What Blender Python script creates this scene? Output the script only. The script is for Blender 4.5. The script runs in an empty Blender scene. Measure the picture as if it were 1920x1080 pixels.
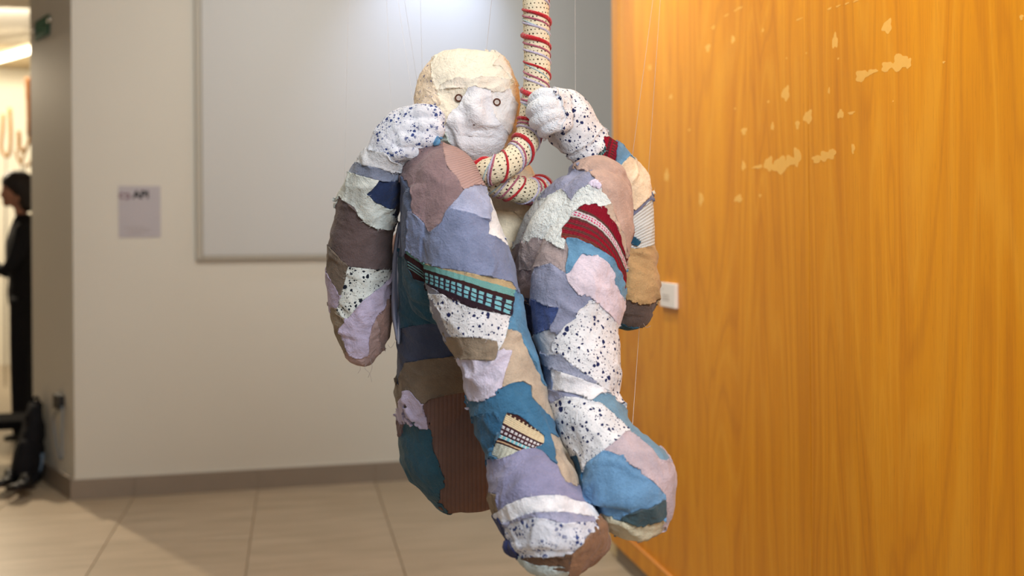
import bpy, bmesh, math, random
import numpy as np
from mathutils import Vector, Matrix, noise as mnoise
from mathutils.kdtree import KDTree

random.seed(7)
np.random.seed(7)
SC = bpy.context.scene
COL = SC.collection

# ------------------------------------------------------------------ camera
FPX, HORIZON, CAM_H = 1867.0, 436.0, 1.31
YAW, ROLL = math.atan(410 / 1867), math.radians(0.45)
FWD = np.array([math.sin(YAW), math.cos(YAW), 0.0])
RGT = np.array([math.cos(YAW), -math.sin(YAW), 0.0])
UPV = np.array([0.0, 0.0, 1.0])
CAM = np.array([0.0, 0.0, CAM_H])
cam_data = bpy.data.cameras.new('camera')
cam = bpy.data.objects.new('camera', cam_data)
COL.objects.link(cam)
cam_data.sensor_width = 36.0
cam_data.lens = FPX * 36.0 / 1920.0
cam_data.shift_y = (HORIZON - 540.0) / 1920.0
cam_data.clip_start = 0.05
cam.location = CAM
cam.rotation_mode = 'XYZ'
cam.matrix_world = Matrix.Translation(Vector(CAM)) @ Matrix.Rotation(-YAW, 4, 'Z') @ Matrix.Rotation(math.radians(90), 4, 'X') @ Matrix.Rotation(-ROLL, 4, 'Z')
cam_data.dof.use_dof = True
cam_data.dof.focus_distance = 1.98
cam_data.dof.aperture_fstop = 2.0
SC.camera = cam

# ------------------------------------------------------------------ world, lights, exposure
SC.view_settings.view_transform = 'Standard'
SC.view_settings.look = 'None'
SC.view_settings.gamma = 1.0
SC.view_settings.use_curve_mapping = False
SC.view_settings.exposure = 0.28
world = bpy.data.worlds.new('world')
SC.world = world
world.use_nodes = True
world.node_tree.nodes['Background'].inputs[0].default_value = (0.97, 0.97, 1.0, 1)
world.node_tree.nodes['Background'].inputs[1].default_value = 0.33


def lamp(name, kind, loc, target, energy, color, size=0.5, size_y=None, spot=None, blend=0.5):
    d = bpy.data.lights.new(name, kind)
    d.energy = energy
    d.color = color
    if kind == 'AREA':
        d.shape = 'RECTANGLE'
        d.size = size
        d.size_y = size_y or size
    else:
        d.shadow_soft_size = size
    if kind == 'SPOT':
        d.spot_size = math.radians(spot)
        d.spot_blend = blend
    o = bpy.data.objects.new(name, d)
    COL.objects.link(o)
    o.location = loc
    v = Vector(target) - Vector(loc)
    o.rotation_euler = v.to_track_quat('-Z', 'Y').to_euler()
    return o


lamp('ceiling_light_key', 'AREA', (0.85, -0.45, 2.45), (0.45, 2.0, 1.0), 52, (0.90, 0.95, 1.0), 1.0, 0.9)
lamp('ceiling_light_wood', 'AREA', (0.98, 1.9, 3.1), (1.25, 1.9, 2.2), 20, (1.0, 0.95, 0.82), 0.25, 3.4)
lamp('ceiling_light_back', 'AREA', (0.1, 3.2, 3.1), (0.25, 5.3, 1.35), 36, (0.97, 0.99, 0.98), 1.0, 0.6)
for k, yy in enumerate((1.25, 2.2, 3.15)):
    lamp('track_spot', 'SPOT', (0.72, yy, 3.08), (1.25, yy + 0.05, 2.05), 72, (1.0, 0.93, 0.76), 0.06, spot=62, blend=1.0)
lamp('wall_spot', 'SPOT', (0.86, 4.74, 3.12), (0.73, 5.27, 2.42), 56, (0.56, 0.68, 1.0), 0.05, spot=66, blend=1.0)
lamp('side_room_lamp', 'SPOT', (-2.45, 7.72, 2.6), (-0.6, 4.3, 0.0), 300, (1.0, 0.84, 0.62), 0.05, spot=60, blend=0.6)
lamp('side_room_ceiling_light', 'AREA', (-3.2, 8.8, 3.05), (-3.2, 10.6, 1.4), 85, (1.0, 0.92, 0.76), 2.4, 0.6)


# ------------------------------------------------------------------ helpers
def P(px, py, d):
    u = (px - 960) / FPX
    v = (HORIZON - py) / FPX
    c, s = math.cos(ROLL), math.sin(ROLL)
    u, v = c * u + s * v, -s * u + c * v
    return CAM + d * (FWD + u * RGT + v * UPV)


def project(p):
    rel = p - CAM
    dep = rel @ FWD
    u = (rel @ RGT) / dep
    v = (rel @ UPV) / dep
    c, s = math.cos(ROLL), math.sin(ROLL)
    u, v = c * u - s * v, s * u + c * v
    return 960 + FPX * u, HORIZON - FPX * v, dep


def on_plane(px, py, axis, val):
    d = P(px, py, 1.0) - CAM
    return CAM + d * ((val - CAM[axis]) / d[axis])


def srgb(r, g, b):
    def f(c):
        c /= 255.0
        return c / 12.92 if c <= 0.04045 else ((c + 0.055) / 1.055) ** 2.4
    return (f(r), f(g), f(b), 1.0)


def link(name, me, parent=None, mats=(), loc=None):
    o = bpy.data.objects.new(name, me)
    COL.objects.link(o)
    for m in mats:
        me.materials.append(m)
    if parent is not None:
        o.parent = parent
    if loc is not None:
        o.location = loc
    return o


def empty(name, loc, label, cat, group=None):
    o = bpy.data.objects.new(name, None)
    COL.objects.link(o)
    o.location = loc
    o.empty_display_size = 0.1
    tag(o, label, cat, group)
    return o


def tag(o, label, cat, group=None):
    o['label'] = label
    o['category'] = cat
    if group:
        o['group'] = group
    return o


def structure(o, label=None, cat=None):
    o['kind'] = 'structure'
    if label:
        o['label'] = label
        o['category'] = cat
    return o


def mesh_from(name, V, F, smooth=False):
    me = bpy.data.meshes.new(name)
    me.from_pydata([tuple(map(float, v)) for v in V], [], [tuple(int(i) for i in f) for f in F])
    if smooth:
        me.polygons.foreach_set('use_smooth', np.ones(len(me.polygons), bool))
    me.update()
    return me


def box_mesh(name, lo, hi, bev=0.0, seg=2):
    bm = bmesh.new()
    bmesh.ops.create_cube(bm, size=1.0)
    lo, hi = Vector(lo), Vector(hi)
    for v in bm.verts:
        v.co = Vector(((lo[k] + hi[k]) / 2 + v.co[k] * (hi[k] - lo[k]) for k in range(3)))
    if bev:
        bmesh.ops.bevel(bm, geom=bm.edges[:], offset=bev, segments=seg, profile=0.6, affect='EDGES')
    me = bpy.data.meshes.new(name)
    bm.to_mesh(me)
    bm.free()
    return me


def box(name, lo, hi, mat, parent=None, bev=0.0):
    return link(name, box_mesh(name, lo, hi, bev), parent, [mat])


def tube_arrays(pts, radii, n=8, cap=True):
    pts = [np.array(p, float) for p in pts]
    V, F = [], []
    prev = None
    for i, p in enumerate(pts):
        t = pts[min(i + 1, len(pts) - 1)] - pts[max(i - 1, 0)]
        t = t / (np.linalg.norm(t) + 1e-12)
        if prev is None:
            a = np.array([0, 0, 1.0]) if abs(t[2]) < 0.9 else np.array([1.0, 0, 0])
        else:
            a = prev
        s = a - t * (a @ t)
        s /= np.linalg.norm(s) + 1e-12
        prev = s
        b = np.cross(t, s)
        r = radii[i] if hasattr(radii, '__len__') else radii
        for k in range(n):
            w = 2 * math.pi * k / n
            V.append(p + r * (math.cos(w) * s + math.sin(w) * b))
    m = len(pts)
    for i in range(m - 1):
        for k in range(n):
            k2 = (k + 1) % n
            F.append((i * n + k, i * n + k2, (i + 1) * n + k2, (i + 1) * n + k))
    if cap:
        F.append(tuple(range(n - 1, -1, -1)))
        F.append(tuple((m - 1) * n + k for k in range(n)))
    return V, F


def tube(name, pts, radii, mat, parent=None, n=8):
    V, F = tube_arrays(pts, radii, n)
    return link(name, mesh_from(name, V, F, True), parent, [mat])


def catmull(keys, n):
    keys = np.array(keys, float)
    m = len(keys)
    out = []
    for j in range(n):
        x = j / (n - 1) * (m - 1)
        i = min(int(x), m - 2)
        t = x - i
        p1, p2 = keys[i], keys[i + 1]
        p0 = keys[i - 1] if i > 0 else 2 * p1 - p2
        p3 = keys[i + 2] if i + 2 < m else 2 * p2 - p1
        out.append(0.5 * (2 * p1 + (p2 - p0) * t + (2 * p0 - 5 * p1 + 4 * p2 - p3) * t * t + (3 * p1 - p0 - 3 * p2 + p3) * t ** 3))
    return np.array(out)


# ------------------------------------------------------------------ materials
class NT:
    def __init__(self, name, rough=0.8, spec=0.3):
        self.m = bpy.data.materials.new(name)
        self.m.use_nodes = True
        self.t = self.m.node_tree
        self.b = self.t.nodes['Principled BSDF']
        self.b.inputs['Roughness'].default_value = rough
        self.b.inputs['Specular IOR Level'].default_value = spec
        self.tc = self.t.nodes.new('ShaderNodeTexCoord')

    def n(self, typ, ins=None, **props):
        nd = self.t.nodes.new(typ)
        for k, v in props.items():
            setattr(nd, k, v)
        for k, v in (ins or {}).items():
            if hasattr(v, 'node'):
                self.t.links.new(v, nd.inputs[k])
            else:
                nd.inputs[k].default_value = v
        return nd

    def math(self, op, a, b=0.0, c=0.0):
        nd = self.n('ShaderNodeMath', {0: a, 1: b, 2: c}, operation=op)
        return nd.outputs[0]

    def mapping(self, scale, coord='Object', loc=(0, 0, 0), rot=(0, 0, 0)):
        return self.n('ShaderNodeMapping', {'Vector': self.tc.outputs[coord], 'Scale': scale, 'Location': loc, 'Rotation': rot}).outputs[0]

    def noise(self, vec, scale, detail=3.0, rough=0.55, dist=0.0):
        return self.n('ShaderNodeTexNoise', {'Vector': vec, 'Scale': scale, 'Detail': detail, 'Roughness': rough, 'Distortion': dist})

    def mix(self, fac, a, b, blend='MIX'):
        nd = self.n('ShaderNodeMix', data_type='RGBA', blend_type=blend)
        for k, v in ((0, fac), (6, a), (7, b)):
            if hasattr(v, 'node'):
                self.t.links.new(v, nd.inputs[k])
            else:
                nd.inputs[k].default_value = v
        return nd.outputs[2]

    def ramp(self, fac, stops, interp='LINEAR'):
        nd = self.n('ShaderNodeValToRGB', {0: fac})
        cr = nd.color_ramp
        cr.interpolation = interp
        while len(cr.elements) > 1:
            cr.elements.remove(cr.elements[-1])
        cr.elements[0].position = stops[0][0]
        cr.elements[0].color = stops[0][1]
        for p, c in stops[1:]:
            e = cr.elements.new(p)
            e.color = c
        return nd.outputs[0]

    def smooth(self, x, lo, hi):
        return self.n('ShaderNodeMapRange', {'Value': x, 'From Min': lo, 'From Max': hi, 'To Min': 0.0, 'To Max': 1.0}, interpolation_type='SMOOTHSTEP').outputs[0]

    def color(self, c):
        if hasattr(c, 'node'):
            self.t.links.new(c, self.b.inputs['Base Color'])
        else:
            self.b.inputs['Base Color'].default_value = c

    def bump(self, h, strength=0.3, dist=0.002):
        nd = self.n('ShaderNodeBump', {'Height': h, 'Strength': strength, 'Distance': dist})
        self.t.links.new(nd.outputs[0], self.b.inputs['Normal'])


def scale_c(c, k):
    return (min(c[0] * k, 1), min(c[1] * k, 1), min(c[2] * k, 1), 1)


_mc = {}


def plain(name, c, rough=0.6, spec=0.3, var=0.06, scale=8.0, bump=0.0, metal=0.0):
    if name in _mc:
        return _mc[name]
    w = NT(name, rough, spec)
    nz = w.noise(w.tc.outputs['Object'], scale)
    w.color(w.mix(nz.outputs[0], scale_c(c, 1 - var), scale_c(c, 1 + var)))
    w.b.inputs['Metallic'].default_value = metal
    if bump:
        nf = w.noise(w.tc.outputs['Object'], scale * 14)
        w.bump(nf.outputs[0], bump)
    _mc[name] = w.m
    return w.m


def fabric(c, mott=0.16, weave=0.35, fuzz=0.0):
    key = ('fab', c, mott, weave, fuzz)
    if key in _mc:
        return _mc[key]
    col = srgb(*c)
    w = NT('cloth_%d_%d_%d' % c, 0.92, 0.12)
    ob = w.tc.outputs['Object']
    big = w.noise(ob, 22, 4, 0.6)
    fine = w.noise(ob, 420, 2, 0.6)
    k = w.mix(w.smooth(big.outputs[0], 0.3, 0.7), scale_c(col, 1 - mott), scale_c(col, 1 + mott * 0.9))
    k = w.mix(w.math('MULTIPLY', w.smooth(fine.outputs[0], 0.35, 0.7), 0.35), k, scale_c(col, 1 - mott * 1.8))
    w.color(k)
    med = w.noise(ob, 130, 3, 0.65)
    cr = w.noise(ob, 30, 4, 0.55, 0.6)
    crease = w.math('POWER', w.math('SUBTRACT', 1.0, w.math('ABSOLUTE', w.math('MULTIPLY', w.math('SUBTRACT', cr.outputs[0], 0.5), 4.0)), ), 2.0)
    h = w.math('ADD', w.math('MULTIPLY', fine.outputs[0], 0.5), w.math('MULTIPLY', med.outputs[0], 1.2 + fuzz))
    h = w.math('ADD', h, w.math('MULTIPLY', crease, 0.6))
    w.bump(h, weave + 0.25, 0.0030)
    w.b.inputs['Sheen Weight'].default_value = 0.15 + fuzz * 0.3
    _mc[key] = w.m
    return w.m


def speckled(base=(224, 227, 232), spot=(38, 46, 88), density=1.0, dense=False):
    key = ('spk', base, spot, density, dense)
    if key in _mc:
        return _mc[key]
    w = NT('speckled_cloth', 0.92, 0.12)
    ob = w.tc.outputs['Object']
    wob = w.noise(ob, 160, 2, 0.5)
    vec = w.n('ShaderNodeVectorMath', {0: ob, 1: w.n('ShaderNodeVectorMath', {0: wob.outputs[1], 'Scale': 0.005}, operation='SCALE').outputs[0]}, operation='ADD').outputs[0]
    b = srgb(*base)
    s = srgb(*spot)
    mott = w.noise(ob, 26, 3)
    colr = w.mix(w.smooth(mott.outputs[0], 0.35, 0.65), scale_c(b, 0.86), scale_c(b, 1.04))
    specs = [(58 if not dense else 105, 0.30, 1.5), (120, 0.38, 1.6), (270, 0.36, 2.2)]
    for sc_, th, pw in specs:
        v = w.n('ShaderNodeTexVoronoi', {'Vector': vec, 'Scale': sc_, 'Randomness': 1.0})
        rnd = w.n('ShaderNodeSeparateColor', {0: v.outputs['Color']}).outputs[0]
        lim = w.math('MULTIPLY', w.math('POWER', rnd, pw / density), th * (1.35 if dense else 1.0))
        mask = w.math('SUBTRACT', 1.0, w.smooth(w.math('SUBTRACT', v.outputs['Distance'], lim), -0.02, 0.06))
        if dense:
            zone = w.noise(ob, 34, 2)
            mask = w.math('MULTIPLY', mask, w.smooth(zone.outputs[0], 0.40, 0.58))
        colr = w.mix(mask, colr, s)
    w.color(colr)
    med = w.noise(ob, 150, 3, 0.65)
    cr = w.noise(ob, 30, 4, 0.55, 0.6)
    crease = w.math('POWER', w.math('SUBTRACT', 1.0, w.math('ABSOLUTE', w.math('MULTIPLY', w.math('SUBTRACT', cr.outputs[0], 0.5), 4.0))), 2.0)
    w.bump(w.math('ADD', med.outputs[0], crease), 0.5, 0.003)
    _mc[key] = w.m
    return w.m


def knit(name, bands, dashes, cells=26, wob=0.032):
    """bands: [(v, rgb)] constant ramp down the strip; dashes: [(v0, v1, rgb_gap)] rows broken along u"""
    w = NT(name, 0.95, 0.1)
    uv = w.tc.outputs['UV']
    sx = w.n('ShaderNodeSeparateXYZ', {0: uv})
    nz = w.noise(w.tc.outputs['Object'], 90, 2)
    v = w.math('ADD', sx.outputs[1], w.math('MULTIPLY', w.math('SUBTRACT', nz.outputs[0], 0.5), wob * 2))
    u = w.math('ADD', sx.outputs[0], w.math('MULTIPLY', w.math('SUBTRACT', nz.outputs[0], 0.5), wob))
    colr = w.ramp(v, [(p, srgb(*c)) for p, c in bands], 'CONSTANT')
    fr = w.math('FRACT', w.math('MULTIPLY', u, float(cells)))
    tri = w.math('ABSOLUTE', w.math('SUBTRACT', fr, 0.5))
    gap = w.smooth(tri, 0.28, 0.36)
    for v0, v1, c in dashes:
        m = w.math('MULTIPLY', w.math('GREATER_THAN', v, v0), w.math('LESS_THAN', v, v1))
        colr = w.mix(w.math('MULTIPLY', gap, m), colr, srgb(*c))
    fz = w.noise(w.tc.outputs['Object'], 260, 3, 0.7)
    colr = w.mix(w.math('MULTIPLY', w.smooth(fz.outputs[0], 0.35, 0.7), 0.4), colr, (0.05, 0.035, 0.035, 1), 'MULTIPLY') if False else w.mix(w.math('MULTIPLY', fz.outputs[0], 0.5), colr, w.mix(1.0, colr, (0.55, 0.5, 0.5, 1), 'MULTIPLY'))
    w.color(colr)
    st = w.math('ABSOLUTE', w.math('SUBTRACT', w.math('FRACT', w.math('MULTIPLY', v, 22.0)), 0.5))
    h = w.math('ADD', w.math('ADD', w.math('MULTIPLY', tri, -1.2), w.math('MULTIPLY', st, -0.8)), fz.outputs[0])
    w.bump(h, 0.7, 0.003)
    return w.m


def ribbed(c, dirn=0, n=30, depth=0.5):
    w = NT('ribbed_%d_%d_%d' % c, 0.95, 0.1)
    col = srgb(*c)
    sx = w.n('ShaderNodeSeparateXYZ', {0: w.tc.outputs['UV']})
    s = w.math('ABSOLUTE', w.math('SUBTRACT', w.math('FRACT', w.math('MULTIPLY', sx.outputs[dirn], float(n))), 0.5))
    nz = w.noise(w.tc.outputs['Object'], 240, 3, 0.65)
    big = w.noise(w.tc.outputs['Object'], 24, 3)
    k = w.mix(big.outputs[0], scale_c(col, 0.85), scale_c(col, 1.15))
    k = w.mix(w.math('MULTIPLY', w.smooth(s, 0.25, 0.5), depth), k, scale_c(col, 0.6))
    w.color(k)
    w.bump(w.math('ADD', w.math('MULTIPLY', s, -1.5), nz.outputs[0]), 0.6, 0.003)
    return w.m

# ------------------------------------------------------------------ the room
M_wall = plain('wall_paint', srgb(198, 193, 180), 0.75, 0.2, 0.02, 3.0, 0.02)
M_cream = plain('cream_paint', srgb(226, 208, 168), 0.7, 0.2, 0.02, 3.0)
M_board = plain('white_board', srgb(182, 181, 176), 0.5, 0.3, 0.015, 2.0)
M_board_edge = plain('board_edge', srgb(164, 158, 144), 0.5, 0.3, 0.03, 5.0)
M_skirt = plain('skirting_tile', srgb(134, 121, 106), 0.45, 0.35, 0.08, 9.0)
M_grout = plain('grout', srgb(148, 128, 104), 0.9, 0.1, 0.08, 30.0)
M_ceiling = plain('ceiling_paint', srgb(214, 205, 190), 0.85, 0.1, 0.02)
M_farwall = plain('far_wall_paint', srgb(238, 228, 206), 0.8, 0.2, 0.02)


def tile_material():
    w = NT('floor_tile_ceramic', 0.38, 0.4)
    oi = w.n('ShaderNodeObjectInfo')
    base = w.mix(oi.outputs['Random'], srgb(178, 160, 134), srgb(190, 172, 147))
    v = w.n('ShaderNodeVectorMath', {0: w.mapping((1.0, 6.0, 1.0)), 1: oi.outputs['Location']}, operation='ADD').outputs[0]
    nz = w.noise(v, 2.2, 5, 0.6)
    n2 = w.noise(v, 38, 3, 0.6)
    k = w.mix(w.smooth(nz.outputs[0], 0.3, 0.7), base, srgb(166, 149, 124))
    k = w.mix(w.math('MULTIPLY', n2.outputs[0], 0.25), k, srgb(150, 132, 108))
    w.color(k)
    w.bump(n2.outputs[0], 0.05)
    return w.m


M_tile = tile_material()

floor = structure(box('floor', (-6.0, -0.8, -0.10), (2.6, 11.2, -0.006), M_grout), 'beige ceramic tiled floor of long tiles with thin joints', 'floor')
tile_me = box_mesh('floor_tile', (-0.298, -0.5985, -0.008), (0.298, 0.5985, 0.0), 0.0015, 1)
tile_me.materials.append(M_tile)
for k in range(-8, 4):
    x0 = -0.19 + 0.6 * k
    y_off = 4.47 if k % 2 else 3.87
    y = y_off - 1.2 * 4
    while y < 11.2:
        t = bpy.data.objects.new('floor_tile', tile_me)
        COL.objects.link(t)
        t.parent = floor
        t.location = (x0 + 0.3, y + 0.6, 0)
        y += 1.2


def prism(name, foot, z0, z1, mat, parent=None):
    n = len(foot)
    V = [(x, y, z0) for x, y in foot] + [(x, y, z1) for x, y in foot]
    F = [tuple(range(n - 1, -1, -1)), tuple(range(n, 2 * n))] + [(i, (i + 1) % n, n + (i + 1) % n, n + i) for i in range(n)]
    return link(name, mesh_from(name, V, F), parent, [mat])


SA = np.array([-1.07, 5.30])          # the corner where the splayed end face starts
SD = np.array([-0.372, 0.715]) / math.hypot(0.372, 0.715)
SN = np.array([-SD[1], SD[0]])        # outward (towards -x) normal of that face
if SN[0] > 0:
    SN = -SN
SE = SA + SD * 0.76
wall_back = structure(prism('wall_back', [tuple(SA), (2.6, 5.3), (2.6, SE[1]), tuple(SE)], 0, 3.2, M_wall), 'greige painted gallery wall behind the hanging figure', 'wall')
structure(box('ceiling', (-6.0, -0.8, 3.2), (2.6, 11.2, 3.3), M_ceiling))
structure(box('wall_far', (-6.0, 11.0, 0), (2.6, 11.2, 3.2), M_farwall), 'bright cream wall of the side room at the far left', 'wall')
wr = structure(box('wall_right', (1.268, -0.8, 0), (1.40, 3.79, 3.2), M_cream), 'wall clad in varnished orange wood veneer at the right', 'wall')
structure(box('trim_1', (1.262, 3.70, 0), (1.40, 3.985, 0.112), M_cream), 'short cream plinth end past the wooden wall', 'trim')

bb = structure(link('baseboard_back', mesh_from('baseboard_back', [], [])))
bbo = structure(box('baseboard_side', (0, 0, 0), (0.001, 0.001, 0.001), M_skirt))
bpy.data.objects.remove(bbo)
bpy.data.objects.remove(bb)
bb = structure(box('baseboard_back', (-1.075, 5.289, 0.0), (2.6, 5.30, 0.097), M_grout), 'brown grey tile skirting along the greige wall', 'baseboard')
xs = [-1.088, -0.788, -0.188, 0.412, 1.012, 1.612, 2.3]
for a, b in zip(xs[:-1], xs[1:]):
    box('skirting_tile', (a + 0.001, 5.284, 0.0), (b - 0.001, 5.2985, 0.1), M_skirt, bb, 0.001)
box('ledge', (-1.07, 5.287, 0.1003), (2.6, 5.30, 0.108), M_wall, bb, 0.002)


def side_box(name, s0, s1, z0, z1, out0, out1, mat, parent=None):
    a = SA + SD * s0
    b = SA + SD * s1
    return prism(name, [tuple(a + SN * out0), tuple(a + SN * out1), tuple(b + SN * out1), tuple(b + SN * out0)][::-1], z0, z1, mat, parent)


bs = structure(side_box('baseboard_left', 0.0, 0.76, 0, 0.097, 0.0, 0.010, M_grout), 'brown grey tile skirting along the splayed wall end', 'baseboard')
side_box('skirting_tile', -0.004, 0.30, 0, 0.1, 0.001, 0.016, M_skirt, bs)
side_box('skirting_tile', 0.302, 0.76, 0, 0.1, 0.001, 0.016, M_skirt, bs)

structure(box('light_block_left', (-6.2, -0.8, 0), (-6.0, 11.2, 3.2), M_wall))  # unseen wall, added to block world light coming in from the left

# white board on the back wall
bd = empty('display_board', (0.75, 5.3, 1.19), 'large blank off-white display board mounted on the greige wall behind the figure', 'board')


def sub(o, parent):
    o.parent = parent
    o.matrix_parent_inverse = Matrix.Translation(parent.location).inverted()
    return o


sub(box('panel', (-0.448, 5.272, 1.205), (2.2, 5.2995, 3.15), M_board, None, 0.002), bd)
sub(box('frame_rail', (-0.448, 5.268, 1.185), (2.2, 5.2995, 1.2035), M_board_edge, None, 0.002), bd)
sub(box('frame_stile', (-0.480, 5.268, 1.185), (-0.4495, 5.2995, 3.15), M_board_edge, None, 0.002), bd)


# wooden wall
def wood_material():
    w = NT('varnished_veneer', 0.36, 0.28)
    gx = w.mapping((1, 2.6, 0.30))
    warp = w.noise(gx, 1.15, 3, 0.5, 0.4)
    rings = w.math('FRACT', w.math('MULTIPLY', warp.outputs[0], 15.0))
    tri = w.math('ABSOLUTE', w.math('SUBTRACT', rings, 0.5))
    band = w.noise(w.mapping((1, 9.0, 0.22)), 1.4, 4, 0.6, 0.2)
    fib = w.noise(w.mapping((1, 260.0, 5.0)), 1.0, 3, 0.65)
    pores = w.noise(w.mapping((1, 700.0, 22.0)), 1.0, 2, 0.5)
    a, b, c = srgb(228, 154, 30), srgb(214, 138, 24), srgb(238, 172, 54)
    k = w.mix(w.smooth(band.outputs[0], 0.3, 0.7), a, b)
    k = w.mix(w.math('MULTIPLY', w.smooth(tri, 0.30, 0.5), 0.30), k, c)
    k = w.mix(w.math('MULTIPLY', w.smooth(tri, 0.16, 0.0), 0.25), k, srgb(176, 102, 26))
    k = w.mix(w.math('MULTIPLY', w.smooth(fib.outputs[0], 0.45, 0.75), 0.24), k, srgb(176, 102, 28))
    k = w.mix(w.math('MULTIPLY', w.smooth(pores.outputs[0], 0.60, 0.75), 0.30), k, srgb(150, 86, 22))
    w.color(k)
    w.bump(fib.outputs[0], 0.05, 0.001)
    return w.m


M_wood = wood_material()
M_wood_edge = plain('wood_edge', srgb(206, 140, 72), 0.4, 0.4, 0.06, 12)
for (a, b) in ((2.2555, 3.712), (0.80, 2.2535), (-0.65, 0.798)):
    box('wood_panel', (1.25, a, 0.138), (1.2675, b, 3.18), M_wood, wr, 0.001)
box('end_stile', (1.2485, 3.7145, 0.138), (1.2675, 3.80, 3.18), M_wood, wr, 0.002)
box('plinth_board', (1.236, -0.65, 0.070), (1.2675, 3.835, 0.1355), M_wood, wr, 0.0015)
box('skirting_tile', (1.250, -0.65, 0.0), (1.2675, 3.79, 0.069), M_skirt, wr, 0.001)
box('edge_strip', (1.2355, -0.65, 0.1358), (1.2495, 3.835, 0.1395), M_wood_edge, wr, 0.0005)

# pale glue and tape marks on the veneer: coordinates in the zoomed crop of the upper right
M_mark = plain('glue_residue', srgb(238, 184, 92), 0.5, 0.3, 0.05, 60.0)
rm = random.Random(3)
M_N = [0]


def mark(cx, cy, w_, h_, rough=0.25):
    px, py = 1140 + cx / 2.455, cy / 2.455
    c = on_plane(px, py, 0, 1.25)
    rx = on_plane(px + w_ / 2.455 / 2, py, 0, 1.25)
    hy = abs(rx[1] - c[1])
    hz = abs(on_plane(px, py + h_ / 2.455 / 2, 0, 1.25)[2] - c[2])
    n = 26
    M_N[0] += 1
    xf = 1.24985 - 0.000006 * M_N[0]
    ph = rm.uniform(0, 6.28)
    V = [(xf, c[1], c[2])]
    for k in range(n):
        t = 2 * math.pi * k / n
        q = 1 + rough * (0.7 * math.sin(3 * t + ph) + 0.5 * math.sin(5 * t + 2 * ph)) + rm.uniform(-.06, .06)
        V.append((xf, c[1] + hy * q * math.cos(t), c[2] + hz * q * math.sin(t)))
    for k in range(n):
        v = V[1 + k]
        V.append((1.2502, v[1], v[2]))
    F = [(0, 1 + k, 1 + (k + 1) % n) for k in range(n)] + [(1 + k, 1 + n + k, 1 + n + (k + 1) % n, 1 + (k + 1) % n) for k in range(n)]
    link('glue_mark', mesh_from('glue_mark', V, F), wr, [M_mark])


for m_ in [(1285, 122, 44, 62), (1045, 190, 26, 66), (575, 182, 16, 36), (460, 220, 20, 36), (818, 430, 36, 64), (738, 468, 10, 12),
           (921, 538, 40, 58), (872, 574, 18, 40), (757, 582, 14, 36), (626, 604, 24, 34), (1168, 348, 60, 52), (1215, 330, 50, 22), (1285, 306, 56, 44),
           (1345, 288, 80, 74), (1380, 292, 34, 44), (740, 755, 42, 64), (790, 762, 64, 76), (835, 742, 44, 50), (870, 722, 34, 84), (690, 768, 46, 16),
           (624, 764, 18, 40), (270, 808, 20, 54), (428, 916, 20, 60), (600, 915, 36, 34), (700, 900, 12, 14), (1070, 526, 30, 38), (1120, 520, 30, 14),
           (962, 732, 44, 36), (1000, 718, 52, 44), (1032, 708, 30, 50), (290, 446, 14, 20), (374, 598, 10, 12), (193, 310, 12, 24), (1128, 684, 14, 46),
           (1017, 418, 8, 28), (1060, 270, 8, 10), (913, 244, 6, 8), (822, 268, 6, 8), (1546, 286, 12, 10), (1903, 80, 16, 26), (713, 140, 10, 16), (585, 500, 7, 9),
           (1020, 40, 18, 10), (1060, 28, 22, 8), (1100, 16, 20, 8), (1140, 5, 24, 7), (600, 40, 40, 9), (545, 70, 22, 7), (485, 126, 14, 16), (880, 88, 30, 7), (1312, 466, 6, 7)]:
    mark(*m_)

# wall label on the wood
M_label = plain('label_card', srgb(236, 232, 228), 0.5, 0.3, 0.01)
M_ink = plain('grey_print', srgb(150, 140, 132), 0.7, 0.2, 0.02)
lb = tag(box('wall_label', (1.2365, 3.118, 1.052), (1.2495, 3.256, 1.134), M_label, None, 0.002), 'small white label block fixed to the orange wooden wall', 'label')
for (y0, y1, z) in ((3.226, 3.236, 1.112), (3.170, 3.232, 1.092), (3.170, 3.232, 1.083), (3.166, 3.232, 1.076)):
    o = box('print_line', (1.2362, y0, z - 0.0012), (1.2366, y1, z + 0.0012), M_ink, lb)

# poster on the back wall
M_paper = plain('poster_paper', srgb(168, 162, 164), 0.55, 0.3, 0.03, 6.0)
M_black = plain('black_print', srgb(26, 24, 26), 0.7, 0.2, 0.02)
M_mauve = plain('mauve_print', srgb(120, 98, 104), 0.7, 0.2, 0.1)
po = tag(box('poster', (-0.855, 5.297, 1.300), (-0.655, 5.2995, 1.559), M_paper), 'small pale printed notice taped to the greige wall left of the figure', 'poster')


def text_mesh(body, size, mat, parent, origin, rot, name='lettering', extrude=0.0003):
    cu = bpy.data.curves.new(name, 'FONT')
    cu.body = body
    cu.size = size
    cu.extrude = extrude
    cu.offset = size * 0.035
    ob = bpy.data.objects.new(name, cu)
    COL.objects.link(ob)
    dg = bpy.context.evaluated_depsgraph_get()
    me = bpy.data.meshes.new_from_object(ob.evaluated_get(dg))
    bpy.data.objects.remove(ob)
    me.transform(Matrix.Translation(Vector(origin)) @ rot)
    return link(name, me, parent, [mat])


text_mesh('API', 0.054, M_black, po, (-0.787, 5.2967, 1.497), Matrix.Rotation(math.radians(90), 4, 'X'))


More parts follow.
